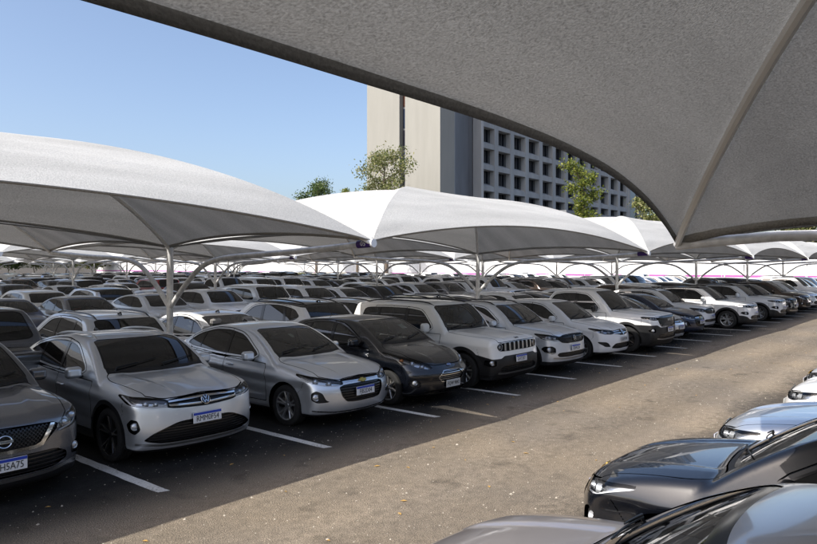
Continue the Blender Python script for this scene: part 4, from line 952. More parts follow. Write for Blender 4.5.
            for S in pairs(G):
                if S.empty(): continue
                if not hi: tm('bumper_vent', S, 'black_plastic', d=-.012); continue
                bk = with_rim(S, .03); i = tm('bumper_vent', join_tm(offset(S, -.03), TM(bk.V, bk.N, bk.F[len(S.F):])), ft.get('mat', 'black_plastic'))
                if 'fog' in ft:
                    fq, fz, frad = ft['fog']; j = np.argmin(np.hypot(q(S) - fq, S.V[:, 2] - fz)); p = S.V[j]; nn = S.N[j] * .5 + np.array([-1., 0, 0])
                    g = Geo(); g.lathe([(0, -.010), (frad * .6, -.008), (frad * .9, .0), (frad, -.006), (frad * 1.15, .0), (frad * 1.15, .03)], 18, 'x'); place_geo(g, orient(nn), p - S.N[j] * .018)
                    geo('fog_light', g, 'bulb', i)
                for (ln, wd, mt) in ft.get('bars', []):
                    st, _ = split(S, sd_line(ln, q(S), S.V[:, 2]) - wd); tms('vent_trim', st, mt, i, d=.003, rim=.01)
        elif k == 'strip':
            co = A(M) if ft.get('space', 'y') == 'y' else q(M)
            G, M = split(M, np.maximum(sd_line(ft['line'], co, M.V[:, 2]) - ft['w'], M.V[:, 0] - 1.2)); tms('bumper_trim', G, ft['mat'], rim=.01, d=ft.get('out', .004))
        elif k == 'panel':                                                     # bumper area of another finish
            co = A(M) if ft.get('space', 'y') == 'y' else q(M)
            G, M = split(M, np.maximum(sd_poly(pol, co, M.V[:, 2]), M.V[:, 0] - 1.0)); tms('bumper_panel', G, ft['mat'], rim=.012, d=ft.get('out', -.002))
    # tail lamps
    if 'taillamp' in sp:
        pol = chaikin(sp['taillamp'], 2, .14); G, M = split(M, np.maximum(sd_poly(pol, qr(M), M.V[:, 2]), (L - 1.2) - M.V[:, 0]))
        for S in pairs(G): tm('tail_light', S, 'red_lens', rim=.012, d=.003)
    # unpainted lower edge and arch cladding
    cl = sp.get('clad', 0.); zs = sp.get('zsill', .27)
    phi = M.V[:, 2] - (zs + (sp.get('zfront', zs) - zs) * np.clip((.9 - M.V[:, 0]) * 3, 0, 1) + (sp.get('zrear', zs) - zs) * np.clip((M.V[:, 0] - L + .9) * 3, 0, 1))
    if cl: phi = np.minimum(phi, np.minimum(np.hypot(M.V[:, 0] - xf, M.V[:, 2] - r), np.hypot(M.V[:, 0] - xr, M.V[:, 2] - r)) - (Ra + cl))
    G, M = split(M, phi); tm('lower_cladding', G, 'black_plastic', rim=.03, d=.004 if cl else 0.)
    if sp.get('roof_mat'):
        G, M = split(M, np.maximum(np.minimum(sd_poly(dlo, M.V[:, 0], M.V[:, 2]) - .045, 9), (belt(M.V[:, 0]) + sp.get('roof_cut', .16)) - M.V[:, 2])) if False else split(M, (c['roof'](M.V[:, 0]) - sp.get('roof_cut', .09)) - M.V[:, 2])
        tm('roof', G, sp['roof_mat'], rim=.012)
    if hi:
        lz = min(z for _, z in sp['front'][0]['poly']) + .06
        _, M = split(M, np.maximum(sd_line([(xf - Ra * .80, r + Ra * .60), (xf - Ra * .98, r + Ra * .80), (.46, lz)], M.V[:, 0], M.V[:, 2]) - .005, hw * .72 - A(M)))
        # bonnet
        hp = sp['hood']; pol = chaikin([(x, y) for x, y in hp] + [(x, -y) for x, y in reversed(hp)], 2, .16)
        hln = spline(sp['hline'])
        hd = lambda m: np.maximum(np.maximum(sd_poly(pol, m.V[:, 0], m.V[:, 1]), (hln(q(m)) - m.V[:, 2]) * .9), np.maximum(m.V[:, 0] - (wx0 + .22), m.V[:, 2] - (wz0 + .02 + .2 * 0)))
        G, M = split(M, hd(M) - .005); Hd, _ = split(G, hd(G) + .005)
        ih = tm('bonnet', Hd, 'paint', rim=.014)
        # black scuttle at the foot of the windscreen, with wipers
        G, M = split(M, np.maximum(np.maximum(A(M) - (wb_ - .02), M.V[:, 2] - (wz0 + .07)), np.maximum((wx0 - .06) + .16 * A(M) ** 2 - M.V[:, 0], M.V[:, 0] - (wx0 + .34)))) if not sp.get('noscuttle') else (TM(M.V[:0], M.N[:0], M.F[:0]), M)
        tm('scuttle', G, 'black_plastic', d=-.004, rim=.012)
        def on_ws(y, z):
            x = nearest(field, 0, (y, z), wx0 - .4, xm); e = .004
            nn = np.array([(field(np.array([x + e]), np.array([y]), np.array([z])) - field(np.array([x - e]), np.array([y]), np.array([z])))[0], 0, (field(np.array([x]), np.array([y]), np.array([z + e])) - field(np.array([x]), np.array([y]), np.array([z - e])))[0]])
            return np.array([x, y, z]), nn / np.linalg.norm(nn)
        for (y0, y1, dz) in ((.56, -.02, .075), (-.06, -.60, .065)):
            a, na = on_ws(y0, wz0 + .065); b, nb_ = on_ws(y1, wz0 + .065 + dz); pts = [on_ws(y0 + (y1 - y0) * t, wz0 + .065 + dz * t) for t in np.linspace(0, 1, 7)]
            g = Geo(); g.tube([p + nn * .012 for p, nn in pts], .006, 5)
            bz_ = [p + nn * .026 for p, nn in pts]; g.tube([pts[0][0] + np.array([-.02, .03 * np.sign(y0), -.03])] + bz_[:4], [.010, .009, .007, .006, .005], 5)
            geo('wiper', g, 'black_plastic')
        # doors
        for (xa, xb) in sp['doors']:
            x_ = M.V[:, 0]; z_ = M.V[:, 2]
            fa = xa[0] + (xa[1] - xa[0]) * np.clip((z_ - .3) / .7, 0, 1.6) - x_; fb = x_ - (xb[0] + (xb[1] - xb[0]) * np.clip((z_ - .3) / .7, 0, 1.6))
            ph = np.maximum(np.maximum(fa, fb), np.maximum(sp.get('zdoor', .34) - z_, np.minimum(z_ - belt(x_) + .02, sd_poly(dlo, x_, z_) - .03)))
            ph = np.maximum(ph, (Ra + sp.get('clad', 0) + .035) - np.hypot(x_ - xr, z_ - r)); ph = np.maximum(ph, .40 - A(M))
            G, M = split(M, ph - .0055)
            x_ = G.V[:, 0]; z_ = G.V[:, 2]
            fa = xa[0] + (xa[1] - xa[0]) * np.clip((z_ - .3) / .7, 0, 1.6) - x_; fb = x_ - (xb[0] + (xb[1] - xb[0]) * np.clip((z_ - .3) / .7, 0, 1.6))
            ph = np.maximum(np.maximum(fa, fb), np.maximum(sp.get('zdoor', .34) - z_, np.minimum(z_ - belt(x_) + .02, sd_poly(dlo, x_, z_) - .03)))
            ph = np.maximum(ph, (Ra + sp.get('clad', 0) + .035) - np.hypot(x_ - xr, z_ - r))
            G, _ = split(G, ph + .0055)
            for S in pairs(G):
                if S.empty(): continue
                sg = 1 if S.V[:, 1].mean() > 0 else -1
                i = tm('door', S, 'paint', rim=.014)
                hx = xb[0] + (xb[1] - xb[0]) * .8 - .17; hz = sp.get('zhandle', .84); hy = nearest(field, 1, (hx, hz), sg * 1.2, 0)
                g = Geo(); g.tube([(hx - .085, hy - sg * .004, hz), (hx - .07, hy + sg * .022, hz), (hx, hy + sg * .028, hz + .002), (hx + .07, hy + sg * .022, hz), (hx + .085, hy - sg * .004, hz)], [.010, .013, .013, .013, .010], 8)
                geo('door_handle', g, sp.get('handle', 'paint'), i)
        # mirrors
        for sg in (1, -1):
            mx, mz = sp['mirror']; my = c['plan'](mx) * 1. - .055; m0 = mirror_mesh(); sc = np.array(sp.get('mscale', (1., 1., 1.)))
            ctr = np.array([mx, sg * (my + .135), mz]); Vm = m0.V * sc * np.array([1, sg, 1]); Vm[:, 0] += -sg * 0; Fm = m0.F if sg > 0 else m0.F[:, ::-1]
            i = tm('wing_mirror', TM(Vm + ctr, m0.N * np.array([1, sg, 1]), Fm), sp.get('mirror_mat', 'paint'))
            g = Geo(); g.box(ctr + (.052, 0, 0), (.006, .16 * sc[1], .095 * sc[2]), bev=.002); geo('mirror_glass', g, 'chrome', i, False)
            g = Geo(); g.tube([ctr + (.01, -sg * .04, -.05 * sc[2]), ctr + (.01, -sg * .10, -.07), ctr + (.02, -sg * .17, -.075)], [.025, .022, .03], 8); geo('mirror_stalk', g, 'black_plastic', i)
        # roof furniture
        if 'rails' in sp:
            x0, x1, ry, mt = sp['rails']
            for sg in (1, -1):
                pts = [];
                for t in np.linspace(0, 1, 15):
                    x = x0 + (x1 - x0) * t; yy = sg * (ry - .02 * t); z = nearest(field, 2, (x, yy), Htop + .05, .8); lift = .045 * (1 - (2 * t - 1) ** 8) - .012; pts.append((x, yy, z + lift))
                g = Geo(); g.tube(pts, .016, 8); geo('roof_rail', g, mt)
        if sp.get('fin', True):
            fx = sp['rg'][0][0] - .18; fz = nearest(field, 2, (fx, 0.), Htop + .05, .8)
            g = Geo()
            if sp.get('fin') == 'rod': g.tube([(fx, 0, fz - .01), (fx + .03, 0, fz + .02), (fx + .14, 0, fz + .20)], [.016, .008, .004], 6)
            else: g.tube([(fx - .10, 0, fz - .012), (fx - .02, 0, fz + .012), (fx + .05, 0, fz + .045), (fx + .08, 0, fz - .01)], [.004, .022, .010, .016], 8)
            geo('aerial', g, 'gloss_black')
        for (tx, ty, tz, tw, th) in sp.get('tags', []):
            p_, n_ = on_ws(ty, tz); g = Geo(); g.box((0, 0, 0), (.002, tw, th)); place_geo(g, orient(n_), p_ - n_ * .03); geo('windscreen_tag', g, tx, None, False)
        # number plate and emblem
        if sp.get('plate'):
            pz = sp['plate_z']; px = nearest(field, 0, (0., pz), -.3, 1.); pw, ph_ = .40, .13
            e = .03; x2 = nearest(field, 0, (0., pz + e), -.3, 1.); x3 = nearest(field, 0, (0., pz - e), -.3, 1.); nn = (-1, 0, .5 * (x2 - x3) / (2 * e)); R_ = orient(nn); p0 = np.array([px - .010 - sp.get('plate_out', 0), 0, pz])
            g = Geo(); g.box((0, 0, 0), (.008, pw, ph_), bev=.003); place_geo(g, R_, p0); old = sp.get('plate_old'); i = geo('number_plate', g, 'plate_grey' if old else 'plate_white', None, False)
            if not old:
                g = Geo(); g.box((-.0045, 0, ph_ / 2 - .018), (.003, pw - .006, .030)); place_geo(g, R_, p0); geo('plate_band', g, 'plate_blue', i, False)
            V, F = text_mesh(sp['plate'], .098 if not old else .092, .0008, .80); g = Geo(); g.add([(-.0062 - cc, -a, b - .014 * (0 if old else 1)) for a, b, cc in V], F); place_geo(g, R_, p0); geo('plate_letters', g, 'plate_ink', i, False)
        if sp.get('emblem'):
            kd, ez = sp['emblem'][:2]; ex = nearest(field, 0, (0., ez), -.3, 1.2); e = .03
            x2 = nearest(field, 0, (0., ez + e), -.3, 1.2); x3 = nearest(field, 0, (0., ez - e), -.3, 1.2); R_ = orient((-1, 0, (x2 - x3) / (2 * e))); base = len(rec)
            for (nm, me, par) in emblem_parts(kd):
                V = np.empty(len(me.vertices) * 3, np.float32); me.vertices.foreach_get('co', V); V = V.reshape(-1, 3) @ R_.T * 1. + (np.array([ex - .012, 0, ez]) + off); me.vertices.foreach_set('co', V.astype(np.float32).ravel()); me.update()
                add(nm, me, None, None if par is None else base + par)
        # cabin
        hl_, _ = split(TM(M.V, M.N, M.F), (c['roof'](M.V[:, 0]) - .06) - M.V[:, 2]); hl_ = offset(hl_, -.035); tm('head_lining', hl_, 'head_liner')
        fx = wx1 + .30; sw_ = .34; zf = .34
        g = Geo(); g.box((wx0 + .48, 0, wz0 - .13), (.62, W - .32, .20), bev=.06); g.box((wx0 + .40, 0, wz0 - .02), (.42, W - .46, .05), bev=.02); geo('dashboard', g, 'dash')
        seats = [(fx, .36), (fx, -.36)] + ([(fx + .85, .40), (fx + .85, -.40)] if not sp.get('pickup') else [])
        for (sx, sy) in seats:
            g = Geo(); rot = np.array([[math.cos(.22), 0, math.sin(.22)], [0, 1, 0], [-math.sin(.22), 0, math.cos(.22)]])
            g.box((sx, sy, zf + .18), (.50, .50, .16), bev=.05); g.box((sx + .28, sy, zf + .52), (.13, .48, .62), rot, bev=.05); i = geo('seat', g, 'seat')
            g = Geo(); g.box((sx + .37, sy, zf + .93), (.09, .26, .17), rot, bev=.035); geo('head_restraint', g, 'seat', i)
        g = Geo(); sy = .36; ctr = np.array([wx0 + .86, sy, wz0 - .09]); tilt = .42
        g.tube([ctr + (math.sin(tilt) * .18 * math.sin(a), .18 * math.cos(a), math.cos(tilt) * .18 * math.sin(a)) for a in np.linspace(0, 2 * math.pi, 25)], .014, 6, cap=False)
        g.tube([ctr + (0, -.17, 0), ctr + (-.02, 0, 0), ctr + (0, .17, 0)], .014, 6); g.box(ctr + (-.02, 0, -.01), (.05, .12, .10), bev=.02); geo('steering_wheel', g, 'dash')
        g = Geo(); g.box((wx1 + .02, 0, wz1 - .10), (.03, .22, .06), bev=.012); geo('rear_view_mirror', g, 'dash')
        # rear hatch outline and plate recess
        if sp.get('tailgate'):
            pol = chaikin([(-a, b) for a, b in sp['tailgate']] + [(a, b) for a, b in reversed(sp['tailgate'])], 2, .12)
            G, M = split(M, np.maximum(sd_poly(pol, M.V[:, 1], M.V[:, 2]), (L - .75) - M.V[:, 0]) - .004); S, _ = split(G, sd_poly(pol, G.V[:, 1], G.V[:, 2]) + .004)
            tm('tailgate', S, 'paint', rim=.014)
    # floor pan so that nothing shows through the cabin, and wheel houses
    g = Geo(); g.box((L * .52, 0, .30), (L * .62, W - .16, .06)); geo('floor_pan', g, 'deep_black', None, False)
    for xc in (xf, xr):
        for sg in (1, -1):
            g = Geo(); nA = 16; a0, a1 = -.35, math.pi + .35; y0 = sg * (hw - .05); y1 = sg * (hw - .34); R2 = Ra + .015
            V = []
            for k in range(nA + 1):
                a = a0 + (a1 - a0) * k / nA; V += [(xc + R2 * math.cos(a), y0, r + R2 * math.sin(a)), (xc + R2 * math.cos(a), y1, r + R2 * math.sin(a))]
            V.append((xc, y1, r)); F = [(2 * k, 2 * k + 2, 2 * k + 3, 2 * k + 1) for k in range(nA)] + [(2 * k + 1, 2 * k + 3, len(V) - 1) for k in range(nA)]
            g.add(V, F); geo('wheel_house', g, 'deep_black')
    body = tm('body', M, 'paint', rim=.03)
    for xc in (xf, xr):
        for sg in (1, -1):
            base = len(rec); yw = hw - sp.get('wheel_in', .125)
            for (nm, me, par) in wheel_parts(r, sp.get('wheel', {})):
                if not hi and nm == 'rim_face': continue
                if par is None: add(nm, me, None, None, (xc + off[0], sg * yw, r), 0 if sg > 0 else math.pi)
                else: add(nm, me, None, base + par)
    return rec
def components(M):
    """the separate pieces of a sheet, slivers dropped"""
    if M.empty(): return []
    lab = np.arange(len(M.V))
    while True:
        m = lab[M.F].min(1); new = lab.copy()
        for k in range(3): np.minimum.at(new, M.F[:, k], m)
        new = new[new]
        if (new == lab).all(): break
        lab = new
    out = []; fl = lab[M.F[:, 0]]
    for u in np.unique(fl):
        f = M.F[fl == u]; ar = np.linalg.norm(np.cross(M.V[f[:, 1]] - M.V[f[:, 0]], M.V[f[:, 2]] - M.V[f[:, 0]]), axis=1).sum() / 2
        if ar > 2.5e-4: out.append(compact(M.V, M.N, f))
    return out
def spawn(rec, name, loc, rz, paint_mat, label, category='car', group=None, swap=None, skip=()):
    """one car from its part list; shared meshes, the lacquer set per object"""
    root = new_empty(name, loc, rz, label=label, category=category)
    if group: root['group'] = group
    objs = []
    for d in rec:
        o = bpy.data.objects.new(d['name'], d['mesh']); 
        if d['name'] in skip: objs.append(None); bpy.data.objects.remove(o); continue
        COL.objects.link(o); o.parent = root if d['parent'] is None else (objs[d['parent']] or root)
        if d['loc'] is not None: o.location = d['loc']; o.rotation_euler = (0, 0, d['rz'])
        if d['mat'] is not None:
            m = paint_mat if d['mat'] == 'paint' else MAT[(swap or {}).get(d['mat'], d['mat'])]
            if len(d['mesh'].materials) == 0: d['mesh'].materials.append(m)
            o.material_slots[0].link = 'OBJECT'; o.material_slots[0].material = m
        objs.append(o)
    return root
# ------------------------------------------------------------------ the car shapes (metres, x from the nose back)
SPEC = {}
def tailp(): return [(.15, .12), (.30, .03), (.50, .0), (.70, .02), (.90, .04), (1.1, .08), (1.4, .16)]
def nosep(zt, lean=.09):
    """nose line in side view: upright up to the bonnet edge zt, then leaning back"""
    return [(.10, .17), (.22, .06), (.34, .012), (.48, .0), (.60, .010), (zt - .10, .010 + lean * .35), (zt, .010 + lean), (zt + .16, .20 + lean)]
# low crossover coupe: two thin bright bars between narrow lamps
SPEC['crossover'] = dict(hline=[(0,.858),(.45,.838),(.55,.838),(.80,.873),(1.10,.893),(1.4,.93)], L=4.27, W=1.757, fo=.87, wb=2.566, wr=.338, gap=.05,
    deck=[(0, .80), (.12, .865), (.25, .905), (.5, .958), (.85, 1.00), (1.2, 1.03), (1.8, 1.04), (2.6, 1.05), (3.5, 1.07), (4.0, 1.09), (4.3, 1.06)], crown=.045,
    belt=[(0, .90), (1.0, .965), (2.0, .99), (3.0, 1.02), (3.8, 1.07), (4.3, 1.10)],
    roof=[(1.2, 1.36), (1.7, 1.445), (2.2, 1.485), (2.7, 1.48), (3.2, 1.435), (3.7, 1.35), (4.1, 1.24)],
    nose=nosep(.86, .07), tail=tailp(),
    ws=((1.12, 1.03), (1.88, 1.45)), rg=((3.25, 1.425), (4.02, 1.10)), sweep=(.26, 2.7), gtaper=.018, clad=.055, zsill=.34, zfront=.235, zrear=.4,
    dlo=[(1.52, 1.035), (2.05, 1.355), (2.45, 1.405), (2.9, 1.385), (3.35, 1.29), (3.68, 1.15), (3.45, 1.09), (2.6, 1.04)],
    pillars=[(2.37, 2.37, .085), (3.18, 3.05, .05)], doors=[((1.30, 1.34), (2.37, 2.37)), ((2.37, 2.37), (3.25, 3.42))],
    hood=[(-.2, 0), (-.2, .66), (.30, .69), (.50, .725), (1.0, .765), (1.24, .70), (1.15, .4), (1.12, 0)], hood_z=.78,
    mirror=(1.62, 1.055), cline=(.83, .03, .010), rails=(1.95, 3.45, .50, 'satin'), side_glass='glass_dark', front_glass='glass_dark', plate='RMM0F54', plate_z=.565, plate_out=.012, emblem=('vw', .775),
    wheel=dict(n=5, dup=2, spread=.26, w0=.026, w1=.022, mat='rim_dark', accent=1, ratio=.73),
    front=[dict(kind='lamp', poly=[(.50, .735), (.52, .825), (.80, .865), (1.10, .885), (1.13, .865), (1.02, .78), (.72, .735)], house='housing', dark=[([(.56, .80), (.82, .835), (1.02, .855)], .016)], bulbs=[(.80, .795, .034, 'bulb'), (.67, .785, .030, 'bulb')], drl=[([(.53, .745), (.75, .745), (.98, .79), (1.09, .865)], .010)]),
           dict(kind='grille', poly=[(-.3, .710), (-.3, .85), (.0, .85), (.50, .825), (.50, .735), (.42, .715), (.0, .695)], slats=('h', .022, .35, 'bar_black', -.016), bars=[([(0, .815), (.48, .800)], .010, 'chrome'), ([(0, .738), (.45, .755), (.49, .77)], .011, 'chrome')]),
           dict(kind='grille', name='lower_intake', poly=[(-.3, .33), (-.3, .565), (.0, .565), (.38, .555), (.70, .44), (.84, .355), (.6, .31), (.0, .31)], space='q', slats=('h', .030, .40, 'bar_black', -.014), frame=(.010, 'gloss_black')),
           dict(kind='recess', poly=[(.86, .49), (.90, .60), (.98, .615), (1.03, .54), (1.0, .46), (.93, .43)], fog=(.945, .53, .040), mat='gloss_black'),
           dict(kind='strip', space='q', line=[(0, .282), (.6, .284), (.92, .315)], w=.012, mat='satin')],
    taillamp=[(.10, .86), (.10, .93), (.7, .95), (1.15, .97), (1.15, .90), (.7, .84)], tailgate=[(.0, .52), (.55, .55), (.66, .80), (.62, 1.07)])
# compact saloon: slit under the bonnet edge, gold badge, large dark mouth
SPEC['saloon'] = dict(hline=[(0,.762),(.40,.745),(.50,.735),(.64,.755),(.90,.805),(1.12,.84),(1.4,.90)], L=4.474, W=1.73, fo=.88, wb=2.60, wr=.315, gap=.055,
    deck=[(0, .70), (.12, .765), (.25, .82), (.5, .89), (.85, .95), (1.2, .985), (1.8, 1.00), (2.6, 1.01), (3.4, 1.04), (3.9, 1.075), (4.2, 1.075), (4.5, 1.04)], crown=.06,
    belt=[(0, .82), (1.0, .915), (2.0, .95), (3.0, .985), (3.8, 1.03), (4.5, 1.05)],
    roof=[(1.2, 1.32), (1.75, 1.42), (2.25, 1.462), (2.75, 1.46), (3.25, 1.41), (3.7, 1.31), (4.1, 1.18)],
    nose=nosep(.77, .09), tail=tailp(), ws=((1.13, .99), (1.98, 1.42)), rg=((3.12, 1.41), (3.90, 1.08)), sweep=(.30, 2.5), gtaper=.014, zsill=.24, zfront=.24, zrear=.26, tum=.34,
    dlo=[(1.50, .985), (2.08, 1.315), (2.5, 1.375), (2.9, 1.365), (3.3, 1.27), (3.62, 1.10), (3.40, 1.045), (2.6, 1.0)],
    pillars=[(2.42, 2.42, .095), (3.22, 3.10, .04)], doors=[((1.32, 1.36), (2.42, 2.42)), ((2.42, 2.42), (3.30, 3.45))],
    hood=[(-.2, 0), (-.2, .66), (.30, .69), (.55, .70), (1.0, .745), (1.24, .69), (1.16, .4), (1.13, 0)], hood_z=.68,
    mirror=(1.66, 1.02), cline=(.78, .035, .012), side_glass='glass_dark', front_glass='glass_mid', plate='FJB2D04', plate_z=.545, plate_out=.006, tags=[('paper', .02, 1.30, .07, .12), ('cyan_tag', .50, 1.385, .05, .035)], emblem=('bowtie', .695), handle='paint',
    wheel=dict(n=5, dup=2, spread=.30, w0=.034, w1=.030, mat='rim_silver', ratio=.70),
    front=[dict(kind='lamp', poly=[(.42, .665), (.44, .715), (.62, .745), (.90, .795), (1.12, .83), (1.13, .80), (1.00, .71), (.75, .655), (.55, .645)], house='housing', dark=[([(.46, .705), (.66, .735), (.90, .785)], .012)], bulbs=[(.66, .695, .038, 'bulb'), (.88, .735, .042, 'bulb')], drl=[([(.46, .655), (.70, .662), (.95, .70), (1.08, .77)], .008)]),
           dict(kind='grille', poly=[(-.3, .700), (-.3, .755), (0, .755), (.42, .735), (.42, .69), (.0, .692)], slats=('h', .018, .3, 'bar_black', -.012), bars=[([(0, .700), (.42, .700)], .008, 'chrome')]),
           dict(kind='grille', poly=[(-.3, .40), (-.3, .665), (0, .665), (.38, .660), (.47, .63), (.44, .50), (.36, .41), (.2, .395)], slats=('h', .036, .45, 'bar_black', -.010), frame=(.008, 'gloss_black')),
           dict(kind='recess', poly=[(.66, .425), (.74, .455), (.80, .56), (.90, .60), (.97, .56), (.97, .46), (.88, .415)], fog=(.90, .50, .045)),
           dict(kind='strip', space='q', line=[(0, .262), (.6, .266), (.95, .30)], w=.008, mat='gloss_black')],
    taillamp=[(.62, .80), (.62, .93), (.85, .98), (1.25, .97), (1.22, .86), (.85, .80)], tailgate=[(.0, .62), (.58, .66), (.66, .86), (.66, 1.02)])
# small hatchback: long swept lamps, oval badge above a six-sided bright-barred mouth
SPEC['hatch'] = dict(hline=[(0,.715),(.35,.71),(.50,.725),(.74,.805),(1.02,.885),(1.24,.94),(1.5,.98)], L=3.97, W=1.722, fo=.82, wb=2.489, wr=.308, gap=.055,
    deck=[(0, .66), (.12, .745), (.25, .815), (.5, .905), (.8, .975), (1.1, 1.02), (1.8, 1.03), (2.6, 1.05), (3.4, 1.08), (3.8, 1.09), (4.0, 1.05)], crown=.07,
    belt=[(0, .84), (1.0, .955), (2.0, 1.0), (3.0, 1.05), (3.6, 1.10), (4.0, 1.11)],
    roof=[(1.0, 1.32), (1.5, 1.42), (2.0, 1.465), (2.5, 1.47), (3.0, 1.445), (3.5, 1.38), (3.9, 1.28)],
    nose=nosep(.74, .11), tail=tailp(), ws=((1.00, 1.03), (1.84, 1.435)), rg=((3.30, 1.42), (3.78, 1.10)), sweep=(.33, 2.3), gtaper=.015, zsill=.24, zfront=.23, zrear=.28, tum=.34, hcrease=((.3, .30), (1.0, .50)), crease=.018,
    dlo=[(1.42, 1.03), (2.0, 1.335), (2.4, 1.385), (2.8, 1.375), (3.15, 1.32), (3.32, 1.17), (3.1, 1.10), (2.3, 1.05)],
    pillars=[(2.30, 2.30, .09), (3.0, 2.95, .05)], doors=[((1.22, 1.26), (2.30, 2.30)), ((2.30, 2.30), (3.02, 3.22))],
    hood=[(-.2, 0), (-.2, .66), (.30, .69), (.60, .68), (.92, .735), (1.10, .69), (1.03, .4), (1.0, 0)], hood_z=.66,
    mirror=(1.55, 1.06), cline=(.82, .05, .012), side_glass='glass_tint', front_glass='glass_clear', plate='FQW 9842', plate_old=True, plate_z=.385, plate_out=.012, tags=[('paper', -.36, 1.30, .14, .16)], emblem=('oval', .70), handle='paint', fin='rod',
    wheel=dict(n=7, dup=1, w0=.040, w1=.034, mat='rim_silver', ratio=.70),
    front=[dict(kind='lamp', poly=[(.46, .665), (.50, .715), (.74, .795), (1.02, .875), (1.24, .93), (1.25, .905), (1.06, .795), (.80, .70), (.58, .655)], house='housing', bulbs=[(.66, .705, .040, 'bulb'), (.84, .765, .044, 'bulb'), (1.02, .825, .03, 'amber')]),
           dict(kind='grille', poly=[(-.3, .425), (-.3, .625), (0, .625), (.22, .62), (.34, .535), (.36, .51), (.28, .43), (.2, .42)], slats=('h', .032, .38, 'chrome', -.006), frame=(.012, 'chrome'), c=.08),
           dict(kind='recess', poly=[(.76, .36), (.74, .43), (.82, .50), (.93, .50), (.98, .43), (.90, .36)], fog=(.85, .43, .038)),
           dict(kind='grille', name='lower_intake', poly=[(-.3, .25), (-.3, .31), (0, .31), (.5, .30), (.62, .26), (.4, .245)], slats=('h', .03, .3, 'bar_black', -.01))],
    taillamp=[(.60, .86), (.62, 1.06), (.75, 1.10), (1.05, 1.08), (1.10, .95), (.85, .84)], tailgate=[(.0, .50), (.50, .52), (.60, .80), (.58, 1.07)])
# boxy off-roader: upright face, seven slots between round lamps, black lower bumper
SPEC['boxy'] = dict(hline=[(0,.955),(.60,.948),(.76,.945),(1.0,.96),(1.4,1.0)], L=4.24, W=1.805, fo=.82, wb=2.57, wr=.352, gap=.06,
    deck=[(0, .96), (.10, 1.005), (.22, 1.03), (.5, 1.06), (.85, 1.085), (1.2, 1.11), (1.8, 1.12), (2.6, 1.12), (3.5, 1.13), (4.0, 1.14), (4.3, 1.12)], crown=.05, kt=.035, kc=.07, gk=.05,
    belt=[(0, 1.0), (1.0, 1.055), (2.0, 1.07), (3.0, 1.08), (3.8, 1.10), (4.3, 1.10)],
    roof=[(1.0, 1.56), (1.6, 1.645), (2.1, 1.685), (2.6, 1.695), (3.2, 1.69), (3.7, 1.665), (4.1, 1.63)],
    nose=[(.10, .20), (.24, .09), (.38, .02), (.50, .0), (.62, .005), (.75, .03), (.88, .04), (.98, .065), (1.12, .22)], tail=tailp(), ws=((1.22, 1.10), (1.72, 1.63)), rg=((3.95, 1.64), (4.13, 1.12)), sweep=(.13, 4.2), bow=.12, tum=.15, tc=.10, sh=.05, clad=.075, zsill=.40, zfront=.30, zrear=.45, rsweep=.10, hcrease=((.2, .46), (1.1, .52)), crease=.018,
    dlo=[(1.56, 1.11), (1.92, 1.50), (2.3, 1.545), (3.0, 1.55), (3.62, 1.52), (3.70, 1.30), (3.55, 1.15), (2.6, 1.12)],
    pillars=[(2.40, 2.36, .10), (3.22, 3.18, .09)], doors=[((1.36, 1.38), (2.40, 2.38)), ((2.40, 2.38), (3.22, 3.26))],
    hood=[(-.2, 0), (-.2, .66), (.30, .69), (.50, .76), (1.05, .79), (1.32, .72), (1.25, .4), (1.22, 0)], hood_z=.90, zhandle=.93,
    mirror=(1.70, 1.16), mscale=(1.05, 1.0, 1.35), cline=(.90, .01, .008), rails=(1.75, 3.75, .60, 'black_plastic'), side_glass='glass_dark', front_glass='glass_clear', plate='GHT3B71', plate_z=.60, plate_out=.02, emblem=('jeep', 1.005), handle='paint',
    wheel=dict(n=5, dup=2, spread=.34, w0=.036, w1=.034, mat='rim_silver', ratio=.69), plan=None,
    front=[dict(kind='lamp', poly=[(.655 + .085 * math.cos(k * .5236), .855 + .085 * math.sin(k * .5236)) for k in range(12)], house='housing', smooth=1, bulbs=[(.655, .855, .045, 'bulb')], drl=[([(.655 + .072 * math.cos(k * .5236), .855 + .072 * math.sin(k * .5236)) for k in range(13)], .008)]),
           dict(kind='grille', poly=[(-.3, .775), (-.3, .945), (0, .945), (.60, .93), (.74, .90), (.765, .85), (.70, .775), (.3, .765)], space='q', slats=('v', .15, .36, 'satin', -.004), count=9, depth=.05, frame=(.007, 'gloss_black')),
           dict(kind='recess', poly=[(.80, .50), (.80, .60), (.90, .62), (1.0, .60), (1.0, .50), (.90, .48)], fog=(.895, .55, .040), mat='gloss_black'),
           dict(kind='grille', name='lower_intake', poly=[(-.3, .37), (-.3, .50), (0, .50), (.55, .49), (.66, .43), (.62, .37), (.3, .36)], slats=('h', .036, .4, 'bar_black', -.01)),
           dict(kind='strip', space='q', line=[(0, .325), (.5, .33), (.72, .345)], w=.018, mat='satin'),
           dict(kind='panel', space='q', poly=[(-.3, .28), (-.3, .68), (0, .68), (.55, .68), (.66, .635), (.90, .63), (1.10, .70), (1.40, .70), (1.4, .28)], mat='black_plastic', c=.06)],
    taillamp=[(.72, .92), (.72, 1.10), (.80, 1.13), (1.00, 1.12), (1.0, .93), (.9, .91)], tailgate=[(.0, .55), (.62, .57), (.70, .80), (.70, 1.12)])
